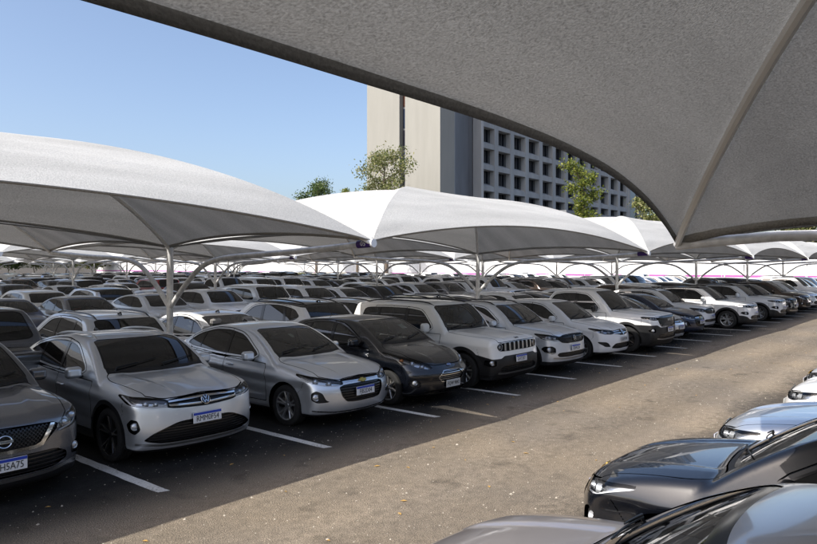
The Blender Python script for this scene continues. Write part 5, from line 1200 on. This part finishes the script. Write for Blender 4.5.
# small upright crossover: broad dark face between the lamps
SPEC['suv'] = dict(hline=[(0,.893),(.45,.883),(.60,.856),(.84,.909),(1.10,.934),(1.4,.97)], L=4.20, W=1.76, fo=.84, wb=2.651, wr=.338, gap=.055,
    deck=[(0, .87), (.12, .925), (.25, .955), (.5, 1.0), (.85, 1.04), (1.2, 1.07), (1.8, 1.08), (2.6, 1.09), (3.4, 1.11), (3.9, 1.12), (4.2, 1.09)], crown=.05,
    belt=[(0, .95), (1.0, 1.005), (2.0, 1.03), (3.0, 1.055), (3.7, 1.09), (4.2, 1.10)],
    roof=[(1.1, 1.43), (1.6, 1.52), (2.1, 1.565), (2.6, 1.57), (3.1, 1.555), (3.6, 1.51), (4.0, 1.44)],
    nose=nosep(.92, .07), tail=tailp(), ws=((1.15, 1.06), (1.84, 1.52)), rg=((3.55, 1.50), (3.98, 1.12)), sweep=(.24, 2.9), clad=.06, zsill=.36, zfront=.30, zrear=.42,
    dlo=[(1.50, 1.07), (2.0, 1.42), (2.4, 1.475), (3.0, 1.47), (3.42, 1.41), (3.58, 1.24), (3.40, 1.13), (2.5, 1.08)],
    pillars=[(2.38, 2.37, .09), (3.18, 3.12, .07)], doors=[((1.32, 1.35), (2.38, 2.38)), ((2.38, 2.38), (3.22, 3.30))],
    hood=[(-.2, 0), (-.2, .66), (.30, .69), (.52, .735), (1.0, .775), (1.26, .71), (1.18, .4), (1.15, 0)], hood_z=.84, zhandle=.90,
    mirror=(1.64, 1.10), cline=(.88, .02, .010), rails=(1.85, 3.55, .53, 'gloss_black'), side_glass='glass_dark', front_glass='glass_tint', plate='EXV4C28', plate_z=.585, plate_out=.02, emblem=('vw', .80),
    wheel=dict(n=5, dup=2, spread=.28, w0=.032, w1=.03, mat='rim_silver', ratio=.71),
    front=[dict(kind='lamp', poly=[(.60, .765), (.60, .845), (.84, .90), (1.10, .925), (1.12, .90), (1.04, .80), (.80, .755)], house='housing_dark', bulbs=[(.88, .835, .040, 'bulb'), (.73, .815, .034, 'bulb')], drl=[([(.64, .775), (.85, .775), (1.03, .82)], .008)]),
           dict(kind='grille', poly=[(-.3, .70), (-.3, .885), (0, .885), (.45, .875), (.60, .845), (.60, .77), (.50, .715), (.3, .695)], slats=('h', .032, .40, 'bar_black', -.010), frame=(.008, 'gloss_black')),
           dict(kind='recess', poly=[(.74, .49), (.74, .60), (.84, .65), (1.0, .645), (1.04, .58), (.98, .50), (.85, .47)], fog=(.90, .565, .046), mat='gloss_black', bars=[([(.75, .50), (.88, .49), (.98, .51)], .008, 'satin')]),
           dict(kind='grille', name='lower_intake', poly=[(-.3, .40), (-.3, .50), (0, .50), (.60, .50), (.66, .45), (.60, .40), (.3, .39)], slats=('h', .03, .4, 'bar_black', -.01)),
           dict(kind='strip', space='q', line=[(0, .355), (.5, .36), (.80, .38)], w=.014, mat='satin')],
    taillamp=[(.05, .93), (.05, 1.0), (.6, 1.03), (1.1, 1.06), (1.1, .94), (.7, .90)], tailgate=[(.0, .52), (.58, .55), (.68, .85), (.66, 1.10)])
# plain hatch/saloon with diamond badge on a winged grille
SPEC['budget'] = dict(hline=[(0,.798),(.45,.782),(.68,.81),(.95,.845),(1.10,.865),(1.4,.92)], L=4.15, W=1.735, fo=.83, wb=2.59, wr=.318, gap=.055,
    deck=[(0, .74), (.12, .81), (.25, .86), (.5, .925), (.85, .985), (1.15, 1.02), (1.8, 1.03), (2.6, 1.04), (3.4, 1.06), (3.9, 1.07), (4.2, 1.04)], crown=.055,
    belt=[(0, .87), (1.0, .95), (2.0, .98), (3.0, 1.01), (3.7, 1.06), (4.2, 1.08)],
    roof=[(1.0, 1.36), (1.55, 1.47), (2.05, 1.515), (2.55, 1.52), (3.05, 1.50), (3.5, 1.44), (3.95, 1.33)],
    nose=nosep(.82, .09), tail=tailp(), ws=((1.08, 1.02), (1.82, 1.475)), rg=((3.40, 1.455), (3.88, 1.09)), sweep=(.28, 2.6), zsill=.25, zfront=.24, zrear=.28,
    dlo=[(1.44, 1.02), (1.98, 1.37), (2.35, 1.425), (2.9, 1.42), (3.28, 1.36), (3.45, 1.18), (3.25, 1.08), (2.4, 1.03)],
    pillars=[(2.33, 2.33, .09), (3.10, 3.02, .06)], doors=[((1.26, 1.30), (2.33, 2.33)), ((2.33, 2.33), (3.14, 3.26))],
    hood=[(-.2, 0), (-.2, .66), (.30, .69), (.55, .715), (1.0, .75), (1.18, .70), (1.11, .4), (1.08, 0)], hood_z=.72,
    mirror=(1.58, 1.05), cline=(.82, .025, .010), side_glass='glass_dark', front_glass='glass_dark', plate='QOX7184', plate_z=.555, plate_out=.010, plate_old=True, emblem=('diamond', .735), handle='paint', fin='rod',
    wheel=dict(n=8, dup=1, w0=.034, w1=.030, mat='rim_silver', ratio=.70),
    front=[dict(kind='lamp', poly=[(.46, .705), (.47, .775), (.68, .80), (.95, .835), (1.10, .855), (1.12, .83), (1.02, .75), (.80, .70), (.60, .69)], house='housing', bulbs=[(.62, .745, .038, 'bulb'), (.84, .77, .042, 'bulb')], dark=[([(.50, .715), (.75, .712), (1.0, .75)], .014)]),
           dict(kind='grille', poly=[(-.3, .66), (-.3, .79), (0, .79), (.20, .785), (.45, .77), (.45, .71), (.25, .68), (.12, .655)], slats=('h', .026, .4, 'bar_black', -.01), bars=[([(.09, .772), (.44, .758)], .007, 'chrome'), ([(.09, .715), (.44, .722)], .007, 'chrome')]),
           dict(kind='recess', poly=[(.62, .38), (.70, .47), (.78, .50), (.99, .50), (.96, .45), (.80, .38)], fog=None) if False else dict(kind='recess', poly=[(.62, .38), (.70, .47), (.78, .505), (1.0, .515), (.96, .46), (.80, .38)]),
           dict(kind='grille', name='lower_intake', poly=[(-.3, .33), (-.3, .47), (0, .47), (.42, .46), (.52, .39), (.54, .34), (.3, .32)], slats=('h', .035, .35, 'bar_black', -.01))],
    taillamp=[(.62, .82), (.62, 1.0), (.75, 1.04), (1.08, 1.02), (1.08, .90), (.85, .81)], tailgate=[(.0, .50), (.54, .52), (.62, .80), (.60, 1.05)])
# double-cab pickup, deep bluff face, black bumper
SPEC['pickup'] = dict(hline=[(0,1.043),(.60,1.038),(.85,1.034),(1.12,1.04),(1.4,1.07)], L=5.03, W=1.886, fo=.90, wb=2.994, wr=.368, gap=.06, pickup=True,
    deck=[(0, 1.03), (.10, 1.065), (.22, 1.085), (.5, 1.115), (.9, 1.145), (1.3, 1.165), (2.0, 1.17), (3.0, 1.17), (3.6, 1.19), (4.4, 1.20), (5.05, 1.20)], crown=.045, kt=.04, kc=.075,
    belt=[(0, 1.05), (1.0, 1.10), (2.0, 1.12), (3.0, 1.13), (4.0, 1.16), (5.05, 1.17)],
    roof=[(1.2, 1.64), (1.75, 1.725), (2.2, 1.765), (2.7, 1.775), (3.2, 1.75), (3.6, 1.70)],
    nose=[(.10, .24), (.26, .10), (.40, .02), (.55, .0), (.70, .005), (.85, .02), (.98, .04), (1.06, .07), (1.20, .22)], tail=[(.2, .16), (.4, .03), (.6, .0), (.9, .01), (1.2, .02), (1.5, .03)], ws=((1.30, 1.16), (1.95, 1.72)), rg=((3.28, 1.73), (3.62, 1.21)), sweep=(.20, 3.2), tum=.24, clad=.075, zsill=.46, zfront=.36, zrear=.5, rsweep=.05,
    dlo=[(1.66, 1.165), (2.12, 1.59), (2.5, 1.645), (2.95, 1.635), (3.22, 1.58), (3.36, 1.36), (3.25, 1.24), (2.7, 1.17)],
    pillars=[(2.52, 2.50, .10)], doors=[((1.48, 1.50), (2.52, 2.52)), ((2.52, 2.52), (3.42, 3.44))],
    hood=[(-.2, 0), (-.2, .66), (.30, .69), (.50, .80), (1.1, .825), (1.42, .75), (1.33, .4), (1.30, 0)], hood_z=.98, zhandle=1.0, zdoor=.48,
    mirror=(1.82, 1.22), mscale=(1.05, 1.05, 1.4), mirror_mat='gloss_black', cline=(.95, .01, .008), side_glass='glass_dark', front_glass='glass_dark', plate='SBU1F60', plate_z=.66, plate_out=.02, emblem=('ram', .93), handle='gloss_black',
    wheel=dict(n=6, dup=1, w0=.05, w1=.045, mat='rim_dark', ratio=.66),
    front=[dict(kind='lamp', poly=[(.66, .935), (.66, 1.005), (.85, 1.025), (1.12, 1.03), (1.12, .97), (.90, .935)], house='housing_dark', bulbs=[(.76, .97, .026, 'bulb'), (.86, .98, .026, 'bulb'), (.96, .985, .026, 'bulb')]),
           dict(kind='grille', poly=[(-.3, .74), (-.3, 1.035), (0, 1.035), (.55, 1.03), (.66, 1.0), (.66, .93), (.58, .76), (.4, .74)], slats=('x', .05, .28, 'bar_black', -.012), frame=(.035, 'gloss_black'), depth=.05),
           dict(kind='recess', poly=[(.82, .60), (.82, .70), (.95, .71), (1.04, .66), (1.0, .60)], fog=(.91, .655, .038), mat='gloss_black'),
           dict(kind='grille', name='lower_intake', poly=[(-.3, .44), (-.3, .56), (0, .56), (.58, .55), (.68, .49), (.62, .44), (.3, .43)], slats=('h', .036, .4, 'bar_black', -.01)),
           dict(kind='strip', space='q', line=[(0, .395), (.5, .40), (.74, .42)], w=.016, mat='satin'),
           dict(kind='panel', space='q', poly=[(-.3, .34), (-.3, .735), (0, .735), (.60, .735), (.75, .80), (1.30, .80), (1.5, .80), (1.5, .34)], mat='black_plastic', c=.06)],
    taillamp=[(.80, .90), (.80, 1.14), (.86, 1.16), (1.02, 1.16), (1.02, .90), (.9, .88)], tailgate=[(.0, .66), (.70, .66), (.78, .85), (.78, 1.17)])
# mid-size off-roader with slim lamps and a dark roof
SPEC['tallsuv'] = dict(SPEC['boxy'], hline=[(0,.925),(.50,.918),(.60,.914),(.84,.949),(1.12,.955),(1.4,1.0)], L=4.41, W=1.82, fo=.87, wb=2.636,
    deck=[(0, .92), (.12, .965), (.25, .995), (.5, 1.03), (.85, 1.065), (1.2, 1.09), (1.8, 1.10), (2.6, 1.10), (3.5, 1.12), (4.1, 1.13), (4.4, 1.11)],
    belt=[(0, .98), (1.0, 1.04), (2.0, 1.06), (3.0, 1.085), (3.9, 1.12), (4.4, 1.13)],
    roof=[(1.1, 1.48), (1.7, 1.585), (2.2, 1.63), (2.7, 1.64), (3.2, 1.62), (3.7, 1.57), (4.2, 1.49)],
    nose=nosep(.96, .06), ws=((1.24, 1.08), (1.92, 1.59)), rg=((3.75, 1.57), (4.17, 1.14)), sweep=(.22, 2.9), tum=.26, zhandle=.93,
    dlo=[(1.60, 1.10), (2.08, 1.47), (2.5, 1.525), (3.1, 1.52), (3.6, 1.44), (3.80, 1.28), (3.62, 1.17), (2.6, 1.11)],
    pillars=[(2.48, 2.46, .10), (3.32, 3.25, .08)], doors=[((1.40, 1.42), (2.48, 2.48)), ((2.48, 2.48), (3.36, 3.42))],
    hood=[(-.2, 0), (-.2, .66), (.30, .69), (.52, .765), (1.1, .80), (1.36, .73), (1.27, .4), (1.24, 0)], hood_z=.88, mirror=(1.74, 1.13), rails=(1.95, 3.75, .56, 'gloss_black'), plate='PAK5H33', plate_z=.60, emblem=('jeep', .975), front_glass='glass_tint', roof_mat='gloss_black', roof_cut=.075,
    front=[dict(kind='lamp', poly=[(.60, .83), (.60, .905), (.84, .94), (1.12, .945), (1.12, .90), (1.0, .84), (.80, .82)], house='housing_dark', bulbs=[(.74, .87, .032, 'bulb'), (.90, .885, .032, 'bulb')], drl=[([(.63, .838), (.80, .832), (1.0, .855)], .007)]),
           dict(kind='grille', poly=[(-.3, .82), (-.3, .915), (0, .915), (.50, .91), (.60, .90), (.60, .835), (.5, .82)], slats=('v', .15, .30, 'satin', -.004), count=7),
           dict(kind='recess', poly=[(.78, .56), (.76, .64), (.84, .69), (1.02, .69), (1.06, .63), (.98, .57)], fog=(.90, .63, .038), mat='gloss_black'),
           dict(kind='grille', name='lower_intake', poly=[(-.3, .40), (-.3, .54), (0, .54), (.52, .53), (.62, .47), (.58, .40), (.3, .39)], slats=('h', .035, .4, 'bar_black', -.01)),
           dict(kind='panel', space='q', poly=[(-.3, .25), (-.3, .385), (0, .385), (.7, .39), (.85, .48), (1.0, .53), (1.5, .53), (1.5, .25)], mat='black_plastic', c=.06)],
    taillamp=[(.40, .98), (.40, 1.06), (.7, 1.10), (1.08, 1.11), (1.08, 1.0), (.8, .97)])
# crossover with a bright V either side of its badge
SPEC['vgrille'] = dict(SPEC['suv'], hline=[(0,.823),(.56,.80),(.62,.775),(.78,.86),(1.02,.915),(1.20,.94),(1.5,.99)], L=4.30, fo=.86, wb=2.61, W=1.765,
    deck=[(0, .83), (.12, .895), (.25, .935), (.5, .99), (.85, 1.035), (1.2, 1.065), (1.8, 1.08), (2.6, 1.09), (3.5, 1.11), (4.0, 1.13), (4.3, 1.10)],
    roof=[(1.1, 1.44), (1.65, 1.545), (2.15, 1.595), (2.65, 1.60), (3.15, 1.575), (3.6, 1.52), (4.1, 1.43)], nose=nosep(.90, .09), sweep=(.29, 2.5),
    rg=((3.55, 1.515), (4.05, 1.13)), plate='QBH5A75', plate_z=.475, plate_out=.015, emblem=('bar', .70), front_glass='glass_clear', crown=.055,
    wheel=dict(n=5, dup=1, w0=.06, w1=.055, mat='rim_dark', accent=1, ratio=.70),
    front=[dict(kind='lamp', poly=[(.60, .69), (.60, .76), (.78, .85), (1.02, .905), (1.20, .93), (1.20, .90), (1.05, .79), (.85, .71)], house='housing', bulbs=[(.76, .765, .040, 'bulb'), (.92, .815, .044, 'bulb')], drl=[([(.64, .70), (.84, .73), (1.05, .80), (1.16, .89)], .009)]),
           dict(kind='grille', poly=[(-.3, .57), (-.3, .815), (0, .815), (.36, .81), (.56, .79), (.57, .75), (.46, .66), (.36, .575)], slats=('x', .042, .30, 'bar_black', -.014), bars=[([(.50, .79), (.44, .71), (.37, .615), (.30, .590), (0, .587)], .022, 'chrome')], depth=.05),
           dict(kind='recess', poly=[(.80, .42), (.80, .50), (.92, .56), (1.02, .55), (1.02, .45), (.93, .41)], fog=(.92, .48, .038)),
           dict(kind='grille', name='lower_intake', poly=[(-.3, .34), (-.3, .54), (0, .54), (.52, .535), (.66, .47), (.66, .40), (.5, .34)], slats=('h', .04, .35, 'bar_black', -.01)),
           dict(kind='strip', space='q', line=[(0, .305), (.55, .31), (.90, .36)], w=.018, mat='satin')])
# saloon with the round badge and bright-edged lamps
SPEC['saloon2'] = dict(SPEC['saloon'], hline=[(0,.773),(.46,.753),(.70,.789),(1.10,.835),(1.4,.90)], L=4.48, W=1.751, plate='FEC8D19', emblem=('vw', .71), plate_z=.53, wheel=dict(n=5, dup=2, spread=.24, w0=.03, w1=.03, mat='rim_silver', ratio=.70), side_glass='glass_tint',
    front=[dict(kind='lamp', poly=[(.46, .675), (.46, .745), (.70, .78), (1.10, .825), (1.12, .80), (1.0, .72), (.75, .67)], house='housing', bulbs=[(.66, .715, .038, 'bulb'), (.84, .745, .040, 'bulb')]),
           dict(kind='grille', poly=[(-.3, .66), (-.3, .765), (0, .765), (.46, .745), (.46, .68), (.3, .66)], slats=('h', .024, .35, 'bar_black', -.01), bars=[([(0, .70), (.46, .70)], .008, 'chrome'), ([(0, .74), (.46, .728)], .006, 'chrome')]),
           dict(kind='grille', name='lower_intake', poly=[(-.3, .34), (-.3, .47), (0, .47), (.42, .47), (.52, .42), (.48, .34), (.3, .33)], slats=('h', .034, .4, 'bar_black', -.01)),
           dict(kind='recess', poly=[(.72, .38), (.76, .46), (.86, .51), (1.0, .50), (1.0, .45), (.86, .40)], fog=(.90, .455, .036), bars=[([(.72, .39), (.85, .40), (.98, .45)], .008, 'chrome')])])
# ------------------------------------------------------------------ lacquers
PAINT = dict(silver=paint('lacquer_silver', (.76, .795, .84), .75, .34, .03), light=paint('lacquer_light_silver', (.83, .86, .895), .55, .36, .03), white=paint('lacquer_white', (.88, .88, .875), 0, .35, .05), cream=paint('lacquer_off_white', (.84, .83, .79), 0, .35, .05),
    black=paint('lacquer_black', (.003, .004, .007), 0, .25, .004), grey=paint('lacquer_graphite', (.17, .175, .19), .7, .26, .04), blue=paint('lacquer_dark_blue', (.012, .022, .055), .4, .30, .03), brown=paint('lacquer_brown', (.06, .04, .03), .5, .3, .06),
    red=paint('lacquer_red', (.28, .012, .012), .1, .3, .06), orange=paint('lacquer_orange', (.55, .19, .01), 0, .3, .06), taupe=paint('lacquer_taupe', (.50, .46, .45), .7, .28, .06))
HI = {k: build_car(v) for k, v in SPEC.items()}
LO = {k: build_car(v, False) for k, v in SPEC.items()}
CNAME = dict(crossover='crossover', saloon='saloon', hatch='hatchback', boxy='boxy off-roader', suv='compact crossover', budget='hatchback', pickup='pickup', tallsuv='off-roader', vgrille='crossover', saloon2='saloon')
ONAME = dict(crossover='crossover_car', saloon='saloon_car', hatch='hatchback_car', boxy='off_road_car', suv='compact_crossover', budget='budget_hatchback', pickup='pickup_truck', tallsuv='off_road_car', vgrille='crossover_car', saloon2='saloon_car')
PNAME = dict(silver='silver', light='light silver', white='white', cream='off-white', black='black', grey='dark grey', blue='dark blue', brown='brown', red='red', orange='orange', taupe='taupe silver')
def car(model, pt, x, nose_y, facing, label, hi=True, group=None, yaw=0., swap=None, skip=()):
    """facing -1: nose towards -y, +1: nose towards +y"""
    L = SPEC[model]['L']; rz = math.pi / 2 if facing < 0 else -math.pi / 2
    cy = nose_y + L / 2 if facing < 0 else nose_y - L / 2
    return spawn((HI if hi else LO)[model], ONAME[model], (x, cy, 0), rz + yaw, PAINT[pt], label, 'pickup' if model == 'pickup' else 'car', group, swap, skip)
bc = lambda k: (k + .5) * BAY                                             # bay centres of the front row
FRONT = [(-1, 'vgrille', 'grey', -1.36, .66, 'dark grey crossover with bright V grille and plate ending H5A75'),
    (0, 'crossover', 'silver', 1.04, .72, 'silver crossover with two bright grille bars and plate RMM0F54'),
    (1, 'saloon', 'silver', 3.66, .55, 'silver saloon with gold badge and large dark mouth grille'),
    (2, 'hatch', 'black', 5.86, .45, 'black hatchback with long swept lamps and six-sided barred grille'),
    (3, 'boxy', 'cream', 8.12, .42, 'off-white boxy off-roader with slotted grille between round lamps'),
    (4, 'suv', 'light', 10.62, .45, 'light silver compact crossover with dark grille, beside the boxy off-roader'),
    (5, 'budget', 'white', 13.35, .45, 'white hatchback with diamond badge beside the white pickup'),
    (6, 'pickup', 'white', 15.75, .10, 'white pickup with black bumper and black mesh grille in the front row'),
    (7, 'saloon2', 'silver', 18.15, .55, 'silver saloon with round badge parked beside the white pickup'),
    (8, 'saloon', 'blue', 20.5, .65, 'dark blue saloon between the silver saloon and a white crossover'),
    (9, 'suv', 'white', 22.7, .95, 'white compact crossover beside the dark blue saloon'),
    (10, 'tallsuv', 'white', 25.4, .10, 'white off-roader with black roof, next to the white crossover'),
    (11, 'budget', 'white', 27.6, .75, 'white hatchback beside the off-roader with black roof'),
    (12, 'tallsuv', 'light', 30.2, .05, 'light silver off-roader with black roof beside the black crossover'),
    (13, 'suv', 'black', 32.7, .05, 'black crossover with bright wheels in the front row'),
    (14, 'saloon', 'grey', 35.1, .5, 'dark grey saloon beside the black crossover'),
    (15, 'vgrille', 'brown', 37.5, .3, 'brown crossover parked farther along the front row')]
for k, m, p, x, ny, lab in FRONT: car(m, p, x, ny, -1, lab, True, None, random.uniform(-.02, .02))
def pick(rs):
    m = rs.choice(['crossover', 'saloon', 'hatch', 'boxy', 'suv', 'suv', 'budget', 'budget', 'pickup', 'tallsuv', 'tallsuv', 'vgrille', 'saloon2', 'hatch'])
    p = rs.choices(['white', 'cream', 'light', 'silver', 'black', 'grey', 'blue', 'red', 'brown'], [34, 9, 14, 16, 12, 10, 4, 2, 2])[0]
    return m, p
rs = random.Random(21)
def bg_car(x, ny, facing, where, hi=False, fix=None):
    m, p = fix or pick(rs)
    lab = '%s %s parked %s' % (PNAME[p], CNAME[m], where)
    car(m, p, x, ny, facing, lab, hi, '%s %ss %s' % (PNAME[p], CNAME[m], where), rs.uniform(-.035, .035))
for k in range(16, 24): bg_car(bc(k), rs.uniform(.2, .7), -1, 'near the far end of the front row', False)
# back to back with the front row: tails towards the aisle
BACK = {-2: ('suv', 'black'), -1: ('pickup', 'grey'), 0: ('suv', 'light'), 1: ('saloon2', 'white'), 2: ('tallsuv', 'white'), 3: ('suv', 'white'), 4: ('suv', 'black'), 5: ('crossover', 'black'), 6: ('budget', 'white'), 7: ('saloon', 'grey'), 9: ('hatch', 'orange')}
for k in range(-3, 24):
    if k in BACK or rs.random() < .95: bg_car(bc(k) + 1.25, 9.0 + rs.uniform(-.2, .2), 1, 'tail out behind the front row', k < 6, BACK.get(k))
N_CAR = 0
for i in range(1, 4):
    ry = ROW_Y[i]
    for s in (-1, 1):
        for k in range(-4, 27):
            x = bc(k) + .3 * i; ny = ry + s * 4.35
            if not in_view(x, ny, .05) or rs.random() < .04: continue
            bg_car(x, ny + rs.uniform(-.25, .25), s, ('nose out' if s < 0 else 'tail out') + ' under the %s row of canopies from the aisle' % ORD[i], False)
# farther rows read as one mass of roofs
V = []; F = []; nv = 0
def far_mass():
    Vs, Fs, Ms = [], [], []; n = 0
    mats = [PAINT['white'], PAINT['silver'], PAINT['black'], PAINT['grey'], MAT['gloss_black'], MAT['glass_dark']]
    for i in range(4, 7):
        for s in (-1, 1):
            for k in range(-4, 27):
                x = bc(k) + .3 * i; y = ROW_Y[i] + s * 2.3
                if not in_view(x, y, .05): continue
                h = rs.choice([1.47, 1.52, 1.6, 1.68]); c = rs.choice([0, 0, 0, 1, 1, 2, 3])
                ln, w = 4.3, .86; f = -s
                prof = [(-2.15, .35), (-2.1, .75), (-1.1, .98), (-.45, h - .06), (.1, h), (1.2, h - .04), (1.75, 1.05), (2.12, .98), (2.15, .4)]
                P = []
                for (a, z) in prof:
                    ww = w - max(0, z - .95) * .38; P += [(x - ww, y + a * (1 if s < 0 else -1), z), (x + ww, y + a * (1 if s < 0 else -1), z)]
                m = len(prof); q = [(2 * j, 2 * j + 1, 2 * j + 3, 2 * j + 2) for j in range(m - 1)]; mi = [c, c, 5, c, c, 5, c, c]
                side = [[2 * j for j in range(m)], [2 * j + 1 for j in range(m)][::-1]]
                Vs += P; Fs += [tuple(v + n for v in f_) for f_ in q + side]; Ms += mi + [4, 4]; n += len(P)
    me = mesh_from('distant_cars', Vs, Fs, mats, False, None, Ms); new_obj('distant_cars', me, kind='stuff', label='far-off mass of parked car roofs under the last canopies', category='cars')
far_mass()
# the row under the near shelter: noses towards the aisle
car('saloon2', 'taupe', -.80, -4.06, 1, 'taupe silver saloon under the overhead canopy, bonnet only')
car('saloon', 'black', 1.80, -4.16, 1, 'black saloon with clear headlamp between the taupe and the plain silver one')
car('saloon2', 'silver', 4.20, -4.50, 1, 'silver saloon whose bonnet mirrors the sky')
car('budget', 'white', 6.80, -4.66, 1, 'white hatchback parked beyond the silver saloon, facing the aisle')
car('saloon', 'light', 9.05, -4.5, 1, 'light silver saloon farther along the near shelter row')
car('tallsuv', 'grey', 11.45, -4.6, 1, 'dark grey off-roader facing the aisle, last in the near row')
for k in range(13): bg_car(13.9 + k * BAY, -4.55 + rs.uniform(-.2, .2), 1, 'far along the near shelter row', False)
